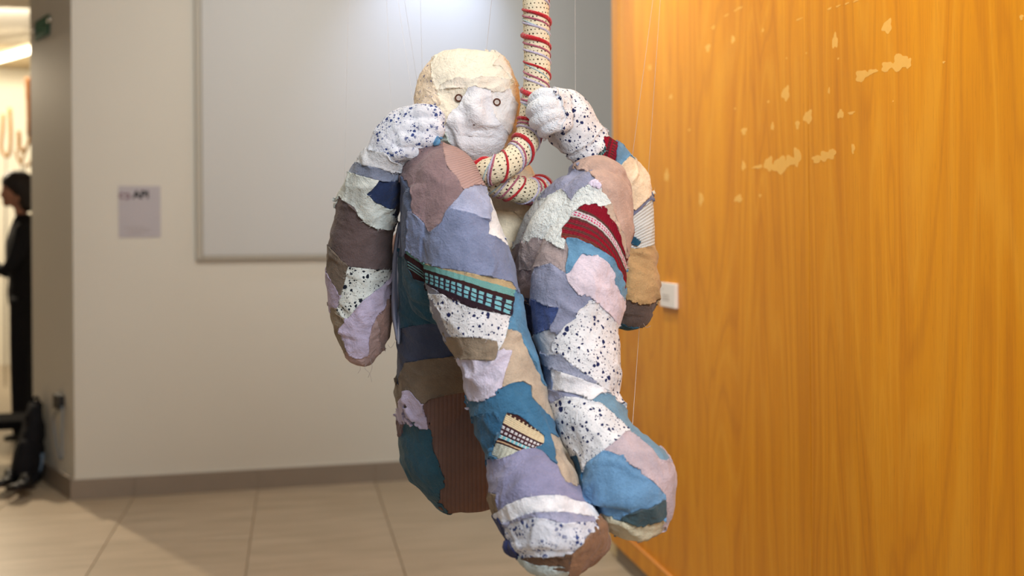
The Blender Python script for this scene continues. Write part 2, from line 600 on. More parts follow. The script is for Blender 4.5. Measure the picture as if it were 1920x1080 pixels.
def ring(cx, cz, r0, r1, a0, a1, y, mat, parent, name='logo'):
    n = 16
    V, F = [], []
    for k in range(n + 1):
        t = math.radians(a0 + (a1 - a0) * k / n)
        for r in (r0, r1):
            V.append((cx + r * math.cos(t), y, cz + r * math.sin(t)))
            V.append((cx + r * math.cos(t), y + 0.0005, cz + r * math.sin(t)))
    for k in range(n):
        i = 4 * k
        F += [(i, i + 2, i + 6, i + 4), (i + 2, i + 3, i + 7, i + 6), (i, i + 4, i + 5, i + 1)]
    return link(name, mesh_from(name, V, F), parent, [mat])


ring(-0.838, 1.510, 0.007, 0.016, 50, 310, 5.2965, M_mauve, po)
ring(-0.815, 1.507, 0.006, 0.017, -130, 150, 5.2965, M_mauve, po)
for z, x0, x1 in ((1.352, -0.83, -0.73), (1.340, -0.82, -0.70), (1.330, -0.80, -0.71), (1.318, -0.82, -0.74)):
    box('print_line', (x0, 5.2966, z - 0.0012), (x1, 5.2972, z + 0.0012), M_ink, po)


# exit sign on the splayed wall end
def side_pt(px, py, out=0.0):
    d = P(px, py, 1.0) - CAM
    a = SA + SN * out
    t = (SN @ (a - CAM[:2])) / (SN @ d[:2])
    return CAM + t * d


M_green = plain('sign_green', srgb(14, 74, 52), 0.6, 0.15, 0.03)
M_pale = plain('sign_pale', srgb(60, 116, 92), 0.6, 0.15, 0.03)
M_chrome = plain('chrome', srgb(220, 216, 205), 0.2, 0.6, 0.01, metal=1.0)
s_a, s_b = side_pt(95, 47), side_pt(69, 61)
sa = float(SD @ (s_a[:2] - SA))
sb = float(SD @ (s_b[:2] - SA))
zc = (s_a[2] + s_b[2]) / 2
ex = tag(side_box('exit_sign', sa, sb, zc - 0.050, zc + 0.055, 0.006, 0.012, M_green), 'small green exit sign plate on the splayed wall end at the upper left', 'sign')
ms = (sa + sb) / 2
dl = (sb - sa)
for s0, s1, z0, z1 in ((0.25, 0.75, 0.025, 0.035), (0.65, 0.75, 0.0, 0.025), (0.25, 0.75, -0.007, 0.004), (0.25, 0.35, -0.03, -0.006), (0.25, 0.75, -0.038, -0.03)):
    side_box('symbol_stroke', sa + dl * s0, sa + dl * s1, zc + z0, zc + z1, 0.0121, 0.0128, M_pale, ex)
for s_, z_ in ((sa - 0.02, zc + 0.02), (sb + 0.02, zc + 0.01)):
    c2 = SA + SD * s_
    tube('standoff_screw', [tuple(c2) + (z_,), tuple(c2 + SN * 0.02) + (z_,)], 0.012, M_chrome, ex, 10)

# outlet and cables low on the splayed wall end
M_dark = plain('dark_plastic', srgb(28, 26, 26), 0.5, 0.4, 0.05)
M_cable = plain('grey_cable', srgb(120, 124, 126), 0.5, 0.4, 0.03)
o1 = side_pt(116, 752)
s1 = float(SD @ (o1[:2] - SA))
tag(side_box('wall_outlet', s1 - 0.05, s1 + 0.05, o1[2] - 0.035, o1[2] + 0.035, 0.0, 0.03, M_dark), 'small dark socket low on the splayed wall end', 'socket')
for (x0, xm, x1), lab in (((113, 100, 112), 'pale grey cable bowing left below the dark wall socket'), ((117, 117, 117), 'pale grey cable hanging straight below the dark wall socket')):
    pts = [side_pt(x0, 762, 0.02), side_pt(xm, 785, 0.02), side_pt((xm + x1) / 2 - 1, 825, 0.02), side_pt(x1, 862, 0.02)]
    tag(tube('cable', [tuple(p) for p in catmull(pts, 14)], 0.006, M_cable, None, 8), lab, 'cable')


# ------------------------------------------------------------------ cloth covered bodies
def loft(keys, n=36, ring=36, cap0=0.0, cap1=0.0, horiz=False):
    """keys: (cx, cy, half_width_px, depth_m, half_depth_m) along a limb; returns mesh arrays and section frames"""
    K = catmull(keys, n)
    Cs = np.array([P(a, b, d) for a, b, w, d, h in K])
    hw = K[:, 2] * K[:, 3] / FPX
    hd = K[:, 4]
    secs = []
    for i in range(n):
        t = Cs[min(i + 1, n - 1)] - Cs[max(i - 1, 0)]
        L = np.linalg.norm(t)
        t = t / L
        vd = Cs[i] - CAM
        vd = vd / np.linalg.norm(vd)
        s = np.cross(t, vd)
        s /= np.linalg.norm(s)
        b = np.cross(s, t)
        w = hw[i]
        if horiz:
            a = np.array([t @ RGT, t @ UPV])
            w = w * max(0.35, abs(a[1]) / np.linalg.norm(a))
        secs.append((Cs[i], t, s, b, w, hd[i]))
    full = []
    m = 7
    if cap0 > 0:
        c, t, s, b, w, h = secs[0]
        for k in range(m, 0, -1):
            a = k / (m + 0.35) * math.pi / 2
            full.append((c - t * cap0 * K[0, 3] / FPX * math.sin(a), t, s, b, w * math.cos(a), h * math.cos(a)))
    full += secs
    if cap1 > 0:
        c, t, s, b, w, h = secs[-1]
        for k in range(1, m + 1):
            a = k / (m + 0.35) * math.pi / 2
            full.append((c + t * cap1 * K[-1, 3] / FPX * math.sin(a), t, s, b, w * math.cos(a), h * math.cos(a)))
    V, F = [], []
    for c, t, s, b, w, h in full:
        for k in range(ring):
            a = 2 * math.pi * k / ring
            V.append(c + s * w * math.cos(a) + b * h * math.sin(a))
    M = len(full)
    for i in range(M - 1):
        for k in range(ring):
            k2 = (k + 1) % ring
            F.append((i * ring + k, i * ring + k2, (i + 1) * ring + k2, (i + 1) * ring + k))
    F.append(tuple(range(ring - 1, -1, -1)))
    F.append(tuple((M - 1) * ring + k for k in range(ring)))
    return V, F, full


def remesh(parts, voxel, smooth_it):
    V, F = [], []
    for v, f in parts:
        o = len(V)
        V += list(v)
        F += [tuple(i + o for i in x) for x in f]
    me = mesh_from('tmp', V, F)
    bm = bmesh.new()
    bm.from_mesh(me)
    bmesh.ops.recalc_face_normals(bm, faces=bm.faces)
    bm.to_mesh(me)
    bm.free()
    o = bpy.data.objects.new('tmp', me)
    COL.objects.link(o)
    md = o.modifiers.new('r', 'REMESH')
    md.mode = 'VOXEL'
    md.voxel_size = voxel
    dg = bpy.context.evaluated_depsgraph_get()
    out = bpy.data.meshes.new_from_object(o.evaluated_get(dg))
    bpy.data.objects.remove(o)
    nv = len(out.vertices)
    co = np.empty(nv * 3, np.float32)
    out.vertices.foreach_get('co', co)
    co = co.reshape(-1, 3).astype(float)
    out.calc_loop_triangles()
    tr = np.empty(len(out.loop_triangles) * 3, np.int32)
    out.loop_triangles.foreach_get('vertices', tr)
    tr = tr.reshape(-1, 3)
    ed = np.empty(len(out.edges) * 2, np.int32)
    out.edges.foreach_get('vertices', ed)
    ed = ed.reshape(-1, 2)
    # keep the outer shell only
    par = np.arange(nv)

    def lap(c, f):
        acc = np.zeros_like(c)
        cnt = np.zeros(nv)
        np.add.at(acc, ed[:, 0], c[ed[:, 1]])
        np.add.at(acc, ed[:, 1], c[ed[:, 0]])
        np.add.at(cnt, ed[:, 0], 1)
        np.add.at(cnt, ed[:, 1], 1)
        return c + f * (acc / np.maximum(cnt, 1)[:, None] - c)
    for _ in range(smooth_it):
        co = lap(co, 0.55)
        co = lap(co, -0.53)
    # drop islands other than the biggest
    lab = np.full(nv, -1)
    adj_o = np.argsort(np.r_[ed[:, 0], ed[:, 1]], kind='stable')
    src = np.r_[ed[:, 0], ed[:, 1]][adj_o]
    dst = np.r_[ed[:, 1], ed[:, 0]][adj_o]
    start = np.searchsorted(src, np.arange(nv + 1))
    cur = 0
    best, bestn = 0, 0
    for seed in range(nv):
        if lab[seed] >= 0:
            continue
        front = np.array([seed])
        lab[seed] = cur
        cntv = 1
        while len(front):
            nb = np.concatenate([dst[start[x]:start[x + 1]] for x in front]) if len(front) < 4000 else np.concatenate([dst[start[x]:start[x + 1]] for x in front])
            nb = np.unique(nb)
            nb = nb[lab[nb] < 0]
            lab[nb] = cur
            cntv += len(nb)
            front = nb
        if cntv > bestn:
            best, bestn = cur, cntv
        cur += 1
    keep = lab == best
    idx = np.cumsum(keep) - 1
    tr = idx[tr[keep[tr].all(1)]]
    return co[keep], tr


def vnormals(V, T):
    n = np.cross(V[T[:, 1]] - V[T[:, 0]], V[T[:, 2]] - V[T[:, 0]])
    N = np.zeros_like(V)
    for k in range(3):
        np.add.at(N, T[:, k], n)
    return N / (np.linalg.norm(N, axis=1)[:, None] + 1e-12)


def in_poly(x, y, poly):
    n = len(poly)
    ins = np.zeros(len(x), bool)
    j = n - 1
    for i in range(n):
        xi, yi = poly[i]
        xj, yj = poly[j]
        if yi != yj:
            c = ((yi > y) != (yj > y)) & (x < (xj - xi) * (y - yi) / (yj - yi) + xi)
            ins ^= c
        j = i
    return ins


_rs = np.random.RandomState(5)
_WK = [(_rs.normal(size=(6, 3)) * s, _rs.uniform(0, 6.28, 6)) for s in (60, 60, 260, 260)]


def jag(p, a=0.42):
    out = []
    for ax in (0, 1):
        v = 0
        for (K, ph), g in ((_WK[ax], 1.3), (_WK[2 + ax], 1.0)):
            v = v + g * np.sin(p @ K.T + ph).sum(1) / 2.4
        out.append(v * a)
    return out


TILES = {1: (610, 90, 4.3206), 2: (920, 90, 4.3206), 3: (610, 320, 4.3206), 4: (920, 320, 4.3206), 5: (610, 550, 4.3206), 6: (920, 550, 4.3206), 7: (720, 780, 3.6), 8: (1000, 780, 3.6)}


def pl(*segs):
    """pl(3, (x, y), ..., 4, (x, y)...): points read in the zoomed crops -> photograph pixels"""
    out = []
    ox, oy, s = 0, 0, 1
    for q in segs:
        if isinstance(q, tuple):
            out.append((ox + q[0] / s, oy + q[1] / s))
        elif q == 0:
            ox, oy, s = 0, 0, 1
        else:
            ox, oy, s = TILES[q]
    return out


def homography(quad):
    """photo quad (top-left, top-right, bottom-right, bottom-left) -> unit square, v downwards"""
    A, b = [], []
    for (x, y), (u, v) in zip(quad, ((0, 0), (1, 0), (1, 1), (0, 1))):
        A.append([x, y, 1, 0, 0, 0, -u * x, -u * y])
        b.append(u)
        A.append([0, 0, 0, x, y, 1, -v * x, -v * y])
        b.append(v)
    h = np.linalg.lstsq(np.array(A, float), np.array(b, float), rcond=None)[0]
    return np.r_[h, 1].reshape(3, 3)


def islands(f):
    u, g = np.unique(f, return_inverse=True)
    g = g.reshape(-1, 3)
    lab = np.arange(len(u))
    while True:
        mn = lab[g].min(1)
        new = lab.copy()
        for q in range(3):
            np.minimum.at(new, g[:, q], mn)
        new = new[new]
        if (new == lab).all():
            break
        lab = new
    fl = lab[g[:, 0]]
    return [f[fl == x] for x in np.unique(fl)]


class Patch:
    def __init__(self, comps, poly, mat, name='fabric_patch', label=None, quad=None, wr=1.0, jag=1.0, fray=14, h=None, curve=0.0):
        self.comps = comps.split()
        self.poly, self.mat, self.name, self.label, self.quad = poly, mat, name, label, quad
        self.wr, self.jag, self.fray, self.h = wr, jag, fray, h
        self.curve = curve
        xs = [q[0] for q in poly]
        ys = [q[1] for q in poly]
        self.bb = (min(xs) - 4, max(xs) + 4, min(ys) - 4, max(ys) + 4)


def clothe(name, lofts, patches, voxel, base_mat, parent, sculpt=None, smooth_it=6, body_kind='body', wr_amp=0.0035, lump=0.004, face_lim=0.12, seedbase=0):
    """lofts: [(component, (V, F, sections))]; makes the body mesh and one raised cloth patch per entry of patches"""
    V, T = remesh([(l[0], l[1]) for _, l in lofts], voxel, smooth_it)
    if sculpt:
        V = sculpt(V, vnormals(V, T))
    N = vnormals(V, T)
    # lumpy stuffing
    d = np.array([mnoise.noise(Vector(p * 11.0)) + 0.5 * mnoise.noise(Vector(p * 27.0)) for p in V])
    V = V + N * (d * lump)[:, None]
    N = vnormals(V, T)
    names = []
    for c, _ in lofts:
        if c not in names:
            names.append(c)

    def comp_of(p):
        best = np.full(len(p), 1e9)
        who = np.zeros(len(p), int)
        for c, (_, _, secs) in lofts:
            q = np.full(len(p), 1e9)
            for (cc, t, s, b, w, h) in secs[::2]:
                r = p - cc
                w_, h_ = max(w, 0.006), max(h, 0.006)
                q = np.minimum(q, (r @ s / w_) ** 2 + (r @ b / h_) ** 2 + (r @ t / (0.6 * min(w_, h_))) ** 2)
            m = q < best
            best[m] = q[m]
            who[m] = names.index(c)
        return who

    comp = comp_of(V)

    def label_of(p, comp_p):
        x, y, _ = project_many(p)
        jx, jy = jag(p)
        L = np.full(len(p), -1)
        for k, pa in enumerate(patches):
            ok = np.isin(comp_p, [names.index(c) for c in pa.comps if c in names])
            ok &= (x > pa.bb[0]) & (x < pa.bb[1]) & (y > pa.bb[2]) & (y < pa.bb[3])
            if not ok.any():
                continue
            i = np.nonzero(ok)[0]
            a = pa.jag
            L[i[in_poly(x[i] + jx[i] * a, y[i] + jy[i] * a, pa.poly)]] = k
        return L

    view = CAM - V
    view /= np.linalg.norm(view, axis=1)[:, None]
    facing = (N * view).sum(1) > face_lim
    L = np.full(len(V), -1)
    fi = np.nonzero(facing)[0]
    L[fi] = label_of(V[fi], comp[fi])
    exact = L >= 0
    # cloth wraps on around the limb: unlabelled surface takes its nearest labelled neighbour of the same limb
    for c in range(len(names)):
        have = np.nonzero(exact & (comp == c))[0]
        need = np.nonzero(~exact & (comp == c))[0]
        if not len(have) or not len(need):
            continue
        kd = KDTree(len(have))
        for j, v in enumerate(have):
            kd.insert(V[v], j)
        kd.balance()
        jx, jy = jag(V[need], 0.008)
        Q = V[need] + np.stack([jx, jy, jx * 0.5 - jy], 1)
        for v, q in zip(need, Q):
            L[v] = L[have[kd.find(q)[1]]]
    L[L < 0] = len(patches)
    # cut the triangles along the label borders
    E = np.concatenate([T[:, [0, 1]], T[:, [1, 2]], T[:, [2, 0]]])
    Es = np.sort(E, 1)
    cutm = L[Es[:, 0]] != L[Es[:, 1]]
    ce, inv = np.unique(Es[cutm], axis=0, return_inverse=True)
    inv = inv.reshape(-1)
    a, b = V[ce[:, 0]], V[ce[:, 1]]
    la = L[ce[:, 0]]
    lo, hi = np.zeros(len(ce)), np.ones(len(ce))
    good = exact[ce[:, 0]] & exact[ce[:, 1]] & (comp[ce[:, 0]] == comp[ce[:, 1]])
    cg = comp[ce[:, 0]]
    for _ in range(6):
        mid = (lo + hi) / 2
        p = a + (b - a) * mid[:, None]
        lm = label_of(p, cg)
        same = lm == la
        lo = np.where(same, mid, lo)
        hi = np.where(same, hi, mid)
    tt = np.where(good, np.clip((lo + hi) / 2, 0.08, 0.92), 0.5)
    newV = a + (b - a) * tt[:, None]
    newN = N[ce[:, 0]] * (1 - tt)[:, None] + N[ce[:, 1]] * tt[:, None]
    nv = len(V)
    eid = np.full(len(E), -1)
    eid[np.nonzero(cutm)[0]] = nv + inv
    nt = len(T)
    e01, e12, e20 = eid[:nt], eid[nt:2 * nt], eid[2 * nt:]
    Vx = [V, newV]
    Nx = [N, newN]
    outT, outL = [], []
    lt = L[T]
    uni = (lt[:, 0] == lt[:, 1]) & (lt[:, 1] == lt[:, 2])
    outT.append(T[uni])
    outL.append(lt[uni, 0])
    extra, extraN, xt, xl = [], [], [], []
    base = nv + len(ce)
    for i in np.nonzero(~uni)[0]:
        va, vb, vc = T[i]
        A, B, Cc = lt[i]
        ab, bc, ca = e01[i], e12[i], e20[i]
        if A == B:
            va, vb, vc, A, B, Cc, ab, bc, ca = vc, va, vb, Cc, A, B, ca, ab, bc
        elif A == Cc:
            va, vb, vc, A, B, Cc, ab, bc, ca = vb, vc, va, B, Cc, A, bc, ca, ab
        if B == Cc:      # va is the odd one
            xt += [(va, ab, ca), (ab, vb, vc), (ab, vc, ca)]
            xl += [A, B, B]
        else:
            m = base + len(extra)
            extra.append((V[va] + V[vb] + V[vc]) / 3)
            extraN.append((N[va] + N[vb] + N[vc]) / 3)
            xt += [(va, ab, m), (va, m, ca), (vb, bc, m), (vb, m, ab), (vc, ca, m), (vc, m, bc)]
            xl += [A, A, B, B, Cc, Cc]
    if extra:
        Vx.append(np.array(extra))
        Nx.append(np.array(extraN))
    Vx = np.concatenate(Vx)
    Nx = np.concatenate(Nx)
    Nx /= np.linalg.norm(Nx, axis=1)[:, None] + 1e-12
    TT = np.concatenate([outT[0], np.array(xt, int).reshape(-1, 3)])
    LL = np.concatenate([outL[0], np.array(xl, int)])
    bme = mesh_from(body_kind, V, T, True)
    body = link(body_kind, bme, parent, [base_mat])
    PX, PY, _ = project_many(Vx)
    rr = random.Random(11 + seedbase)
    jobs = []
    for k, pa in enumerate(patches):
        f = TT[LL == k]
        if len(f) < 6:
            continue
        for piece in islands(f):
            if len(piece) >= 14:
                jobs.append((pa, piece))
    for pa, f in jobs:
        used, g = np.unique(f, return_inverse=True)
        g = g.reshape(-1, 3)
        p0, n0 = Vx[used], Nx[used]
        m = len(used)
        be = np.concatenate([g[:, [0, 1]], g[:, [1, 2]], g[:, [2, 0]]])
        key = np.sort(be, 1)
        u_, fi_, cnt = np.unique(key, axis=0, return_index=True, return_counts=True)
        bd_ = be[fi_[cnt == 1]]
        bv = np.unique(bd_)
        # smooth the outline a little so the cut runs clean
        acc = np.zeros((m, 3))
        cn = np.zeros(m)
        for q in (0, 1):
            np.add.at(acc, bd_[:, q], p0[bd_[:, 1 - q]])
            np.add.at(cn, bd_[:, q], 1)
        mm = cn > 0
        p0 = p0.copy()
        p0[mm] += 0.35 * (acc[mm] / cn[mm][:, None] - p0[mm])
        # distance from the edge in rings
        ringd = np.full(m, 9.0)
        ringd[bv] = 0
        for step in (1, 2, 3):
            t_ = (ringd[g] <= step - 1).any(1)
            w_ = np.unique(g[t_])
            ringd[w_] = np.minimum(ringd[w_], step)
        h0 = pa.h if pa.h is not None else 0.0018 + 0.0022 * rr.random()
        R = np.array(Matrix.Rotation(rr.uniform(0, 6.28), 3, Vector((rr.uniform(-1, 1), rr.uniform(-1, 1), rr.uniform(-1, 1))).normalized()))
        S = np.array([rr.uniform(5, 9), rr.uniform(16, 26), rr.uniform(12, 22)])
        q = (p0 @ R.T) * S
        off = Vector((rr.uniform(0, 50), rr.uniform(0, 50), 0))
        wv = np.empty(m)
        for i_ in range(m):
            z1 = mnoise.noise(Vector(q[i_]) + off)
            z2 = mnoise.noise(Vector(q[i_] * 2.3) - off)
            wv[i_] = (1 - abs(z1) * 2.6) * 0.9 + (1 - abs(z2) * 2.4) * 0.45
        wv = np.clip(wv, -0.5, 1.4) + 0.5
        edge = np.array([mnoise.noise(Vector(x * 45.0) + off) for x in p0])
        hh = h0 + wr_amp * pa.wr * wv * 0.62 + np.where(ringd < 1, np.abs(edge) * 0.0048, np.where(ringd < 2, np.abs(edge) * 0.0024, 0))
        for _ in range(int(min(9, 2 + m / 260))):      # pressed-in folds
            i0 = rr.randrange(m)
            tdir = Vector((rr.uniform(-1, 1), rr.uniform(-1, 1), rr.uniform(-1, 1)))
            nn = Vector(n0[i0])
            tdir = np.array((tdir - nn * tdir.dot(nn)).normalized())
            sdir = np.cross(n0[i0], tdir)
            r_ = p0 - p0[i0]
            al = r_ @ tdir
            ac = r_ @ sdir + 0.006 * np.sin(al * 60 + i0)
            wdt = rr.uniform(0.0045, 0.008)
            hh = hh + pa.wr * wr_amp * rr.uniform(0.5, 1.0) * np.exp(-(ac / wdt) ** 2 - (al / rr.uniform(0.02, 0.06)) ** 2) * (r_ @ n0[i0] > -0.05)
        hh = hh - 0.5 * np.minimum(0, hh)
        top = p0 + n0 * hh[:, None]
        bot = p0[bv] - n0[bv] * 0.0012
        bi = np.full(m, -1)
        bi[bv] = m + np.arange(len(bv))
        rim = np.stack([bd_[:, 0], bi[bd_[:, 0]], bi[bd_[:, 1]], bd_[:, 1]], 1)
        VV = np.concatenate([top, bot])
        FF = [tuple(x) for x in g] + [tuple(x) for x in rim]
        # frayed threads
        thr_v, thr_f = [], []
        nth = int(pa.fray * min(1.0, len(bd_) / 60))
        for _ in range(nth):
            e = bd_[rr.randrange(len(bd_))]
            p = top[e[0]]
            ct = p0[g].mean((0, 1)) if False else None
            tdir = top[e[1]] - top[e[0]]
            tdir = tdir / (np.linalg.norm(tdir) + 1e-9)
            out = np.cross(tdir, n0[e[0]])
            dv = out * rr.uniform(0.5, 1.2) + tdir * rr.uniform(-0.9, 0.9) + n0[e[0]] * rr.uniform(0.0, 0.5)
            dv /= np.linalg.norm(dv) + 1e-9
            ln = rr.uniform(0.003, 0.009)
            o_ = len(VV) + len(thr_v)
            w0 = 0.00035
            s_ = np.cross(dv, n0[e[0]])
            s_ /= np.linalg.norm(s_) + 1e-9
            t2 = np.cross(dv, s_)
            thr_v += [p + s_ * w0, p - s_ * w0, p + t2 * w0 * 1.6, p + dv * ln]
            thr_f += [(o_, o_ + 1, o_ + 3), (o_ + 1, o_ + 2, o_ + 3), (o_ + 2, o_, o_ + 3)]
        if thr_v:
            VV = np.concatenate([VV, np.array(thr_v)])
            FF += thr_f
        me = mesh_from(pa.name, VV, FF)
        sm = np.zeros(len(me.polygons), bool)
        sm[:len(g)] = True
        me.polygons.foreach_set('use_smooth', sm)
        uvl = me.uv_layers.new(name='UVMap')
        px = np.concatenate([PX[used], PX[used][bv], np.repeat(0.0, len(thr_v))])
        py = np.concatenate([PY[used], PY[used][bv], np.repeat(0.0, len(thr_v))])
        quad = pa.quad or [(pa.bb[0], pa.bb[2]), (pa.bb[1], pa.bb[2]), (pa.bb[1], pa.bb[3]), (pa.bb[0], pa.bb[3])]
        H = homography(quad)
        den = H[2, 0] * px + H[2, 1] * py + 1
        uu = (H[0, 0] * px + H[0, 1] * py + H[0, 2]) / den
        vv = (H[1, 0] * px + H[1, 1] * py + H[1, 2]) / den
        vv = vv + pa.curve * 4 * uu * (1 - uu)
        li = np.empty(len(me.loops), np.int32)
        me.loops.foreach_get('vertex_index', li)
        uvl.data.foreach_set('uv', np.stack([uu[li], vv[li]], 1).astype(np.float32).ravel())
        o = link(pa.name, me, body, [pa.mat])
        if pa.label:
            o['label'] = pa.label
    return body


def project_many(p):
    rel = p - CAM
    dep = rel @ FWD
    u = (rel @ RGT) / dep
    v = (rel @ UPV) / dep
    c, s = math.cos(ROLL), math.sin(ROLL)
    return 960 + FPX * (c * u - s * v), HORIZON - FPX * (s * u + c * v), dep

# ------------------------------------------------------------------ the hanging figure
fig_base = P(960, 930, 2.0)
figure = empty('patchwork_figure', tuple(fig_base), 'stuffed patchwork cloth figure hanging with knees drawn up, one hand on the rope', 'sculpture')

LOFTS = []


def limb(comp, keys, c0=0, c1=0, horiz=False, n=36):
    LOFTS.append((comp, loft(keys, n, 36, c0, c1, horiz)))


# image-left leg: thigh, seat, shin with foot
limb('TL', [(826, 341, 70, 1.975, .080), (824, 440, 72, 2.02, .085), (827, 540, 76, 2.06, .09), (830, 640, 82, 2.10, .10), (838, 740, 90, 2.14, .11), (848, 800, 92, 2.16, .11)], 66, 60)
limb('TL', [(893, 640, 120, 2.2, .11), (893, 690, 143, 2.19, .13), (896, 760, 147, 2.18, .14), (898, 800, 148, 2.17, .14), (900, 830, 143, 2.17, .135), (907, 852, 136, 2.17, .128), (916, 874, 123, 2.17, .115),
            (930, 892, 99, 2.17, .095), (944, 909, 69, 2.17, .07), (954, 920, 38, 2.17, .04)], 0, 6)
limb('SL', [(836, 345, 62, 1.955, .075), (862, 430, 72, 1.91, .08), (885, 535, 83, 1.88, .085), (908, 600, 80, 1.865, .085), (927, 655, 69, 1.85, .08), (942, 700, 70, 1.84, .078), (952, 740, 69, 1.83, .078),
            (962, 786, 70, 1.81, .08), (983, 850, 69, 1.79, .08), (996, 900, 79, 1.765, .085), (1006, 935, 89, 1.74, .092), (1024, 972, 88, 1.72, .098), (1041, 1002, 95, 1.71, .098), (1043, 1024, 88, 1.705, .09), (1042, 1044, 70, 1.70, .07), (1041, 1060, 46, 1.70, .045)], 55, 10, True, 44)
# image-right leg
limb('TR', [(1121, 330, 50, 1.985, .06), (1118, 350, 66, 1.985, .07), (1106, 378, 84, 1.99, .08), (1089, 420, 99, 2.02, .085), (1075, 455, 103, 2.05, .09), (1062, 500, 104, 2.08, .10), (1035, 570, 108, 2.12, .11), (1000, 650, 116, 2.15, .12)], 32, 40, True)
limb('SR', [(1121, 372, 62, 1.955, .075), (1107, 440, 76, 1.93, .08), (1087, 500, 82, 1.91, .085), (1081, 570, 82, 1.89, .085), (1081, 615, 77, 1.88, .082), (1087, 655, 70, 1.865, .08), (1092, 705, 68, 1.85, .078), (1093, 750, 62, 1.835, .075),
            (1109, 793, 69, 1.815, .078), (1130, 830, 72, 1.80, .08), (1153, 866, 85, 1.785, .085), (1171, 902, 95, 1.765, .09), (1177, 934, 85, 1.75, .088), (1178, 954, 76, 1.745, .08), (1170, 974, 60, 1.74, .06), (1166, 986, 40, 1.74, .04)], 40, 7, True, 44)
# calf pressed to thigh: the stuffing fills the fold behind each knee
limb('TR', [(1112, 385, 76, 1.965, .08), (1092, 430, 93, 1.965, .085), (1074, 480, 98, 1.985, .088), (1060, 540, 90, 2.02, .085)], 20, 30, True)
limb('TL', [(828, 365, 71, 1.955, .08), (838, 430, 82, 1.945, .085), (848, 500, 88, 1.96, .085), (852, 560, 80, 1.99, .08)], 20, 30)
# trunk
limb('TO', [(948, 322, 44, 2.17, .05), (950, 345, 52, 2.18, .06), (948, 372, 62, 2.2, .085), (942, 405, 92, 2.21, .10), (936, 460, 118, 2.22, .12), (928, 540, 132, 2.22, .13), (915, 620, 140, 2.21, .135), (905, 690, 144, 2.2, .135)], 10, 30)
# image-left arm, hand and its fingers
limb('AL', [(718, 303, 37, 1.985, .042), (706, 335, 46, 2.0, .052), (692, 385, 54, 2.03, .06), (680, 440, 56, 2.06, .066), (676, 500, 57, 2.08, .068), (677, 560, 56, 2.09, .066), (678, 610, 50, 2.1, .06), (677, 645, 39, 2.1, .05), (675, 665, 26, 2.1, .036)], 10, 15)
limb('HL', [(706, 318, 35, 1.985, .04), (722, 298, 37, 1.98, .042), (745, 268, 45, 1.975, .045), (770, 247, 45, 1.975, .045), (790, 237, 37, 1.975, .04)], 0, 14)
for ks in ([(764, 219, 16, 1.955, .018), (800, 214, 15, 1.948, .017), (822, 222, 12, 1.958, .015)],
           [(764, 242, 16, 1.945, .018), (804, 238, 15, 1.940, .017), (823, 245, 11, 1.950, .014)],
           [(756, 265, 16, 1.940, .018), (794, 260, 15, 1.938, .017), (810, 264, 11, 1.946, .013)],
           [(744, 287, 14, 1.942, .017), (770, 284, 13, 1.942, .016), (783, 284, 9, 1.948, .012)]):
    limb('HL', ks, 12, 9, n=12)
limb('UL', [(676, 640, 30, 2.12, .04), (706, 580, 33, 2.16, .042), (738, 510, 38, 2.19, .05), (830, 415, 50, 2.22, .06)], 10, 20)
# image-right arm, hand and its fingers
limb('AR', [(1098, 268, 37, 2.04, .042), (1114, 287, 38, 2.06, .045), (1142, 319, 46, 2.09, .05), (1164, 360, 50, 2.12, .056), (1172, 420, 52, 2.14, .06), (1171, 480, 52, 2.15, .06), (1178, 530, 53, 2.15, .06), (1181, 565, 47, 2.15, .056), (1183, 590, 34, 2.15, .042)], 10, 22)
limb('HR', [(1043, 200, 30, 2.03, .034), (1064, 212, 38, 2.035, .042), (1084, 246, 38, 2.04, .042), (1106, 280, 37, 2.055, .042)], 18, 6)
for ks in ([(1058, 184, 12.5, 2.0, .014), (1024, 178, 11.5, 1.975, .013), (1005, 185, 10, 1.985, .012), (998, 194, 7, 2.02, .009)],
           [(1060, 200, 12.5, 1.99, .014), (1024, 197, 12, 1.962, .0135), (1001, 205, 10.5, 1.972, .012), (994, 214, 7, 2.015, .009)],
           [(1062, 216, 12.5, 1.985, .014), (1030, 216, 12, 1.962, .0135), (1007, 226, 10.5, 1.972, .012), (1000, 234, 7, 2.015, .009)],
           [(1062, 231, 11, 1.985, .013), (1040, 234, 10.5, 1.968, .012), (1022, 243, 9.5, 1.978, .011), (1014, 249, 6.5, 2.01, .008)]):
    limb('FR', ks, 8, 6, n=14)
limb('HR', [(1078, 275, 16, 2.06, .018), (1058, 262, 15, 2.07, .017), (1042, 254, 12, 2.08, .014)], 8, 8, n=12)
limb('UR', [(1176, 575, 36, 2.19, .045), (1140, 485, 42, 2.25, .05), (1040, 430, 46, 2.26, .055)], 10, 20)

SLATE = (122, 132, 158)
FP = []


def patch(comps, poly, c, **k):
    m = fabric(c) if isinstance(c, tuple) else c
    FP.append(Patch(comps, poly, m, **k))


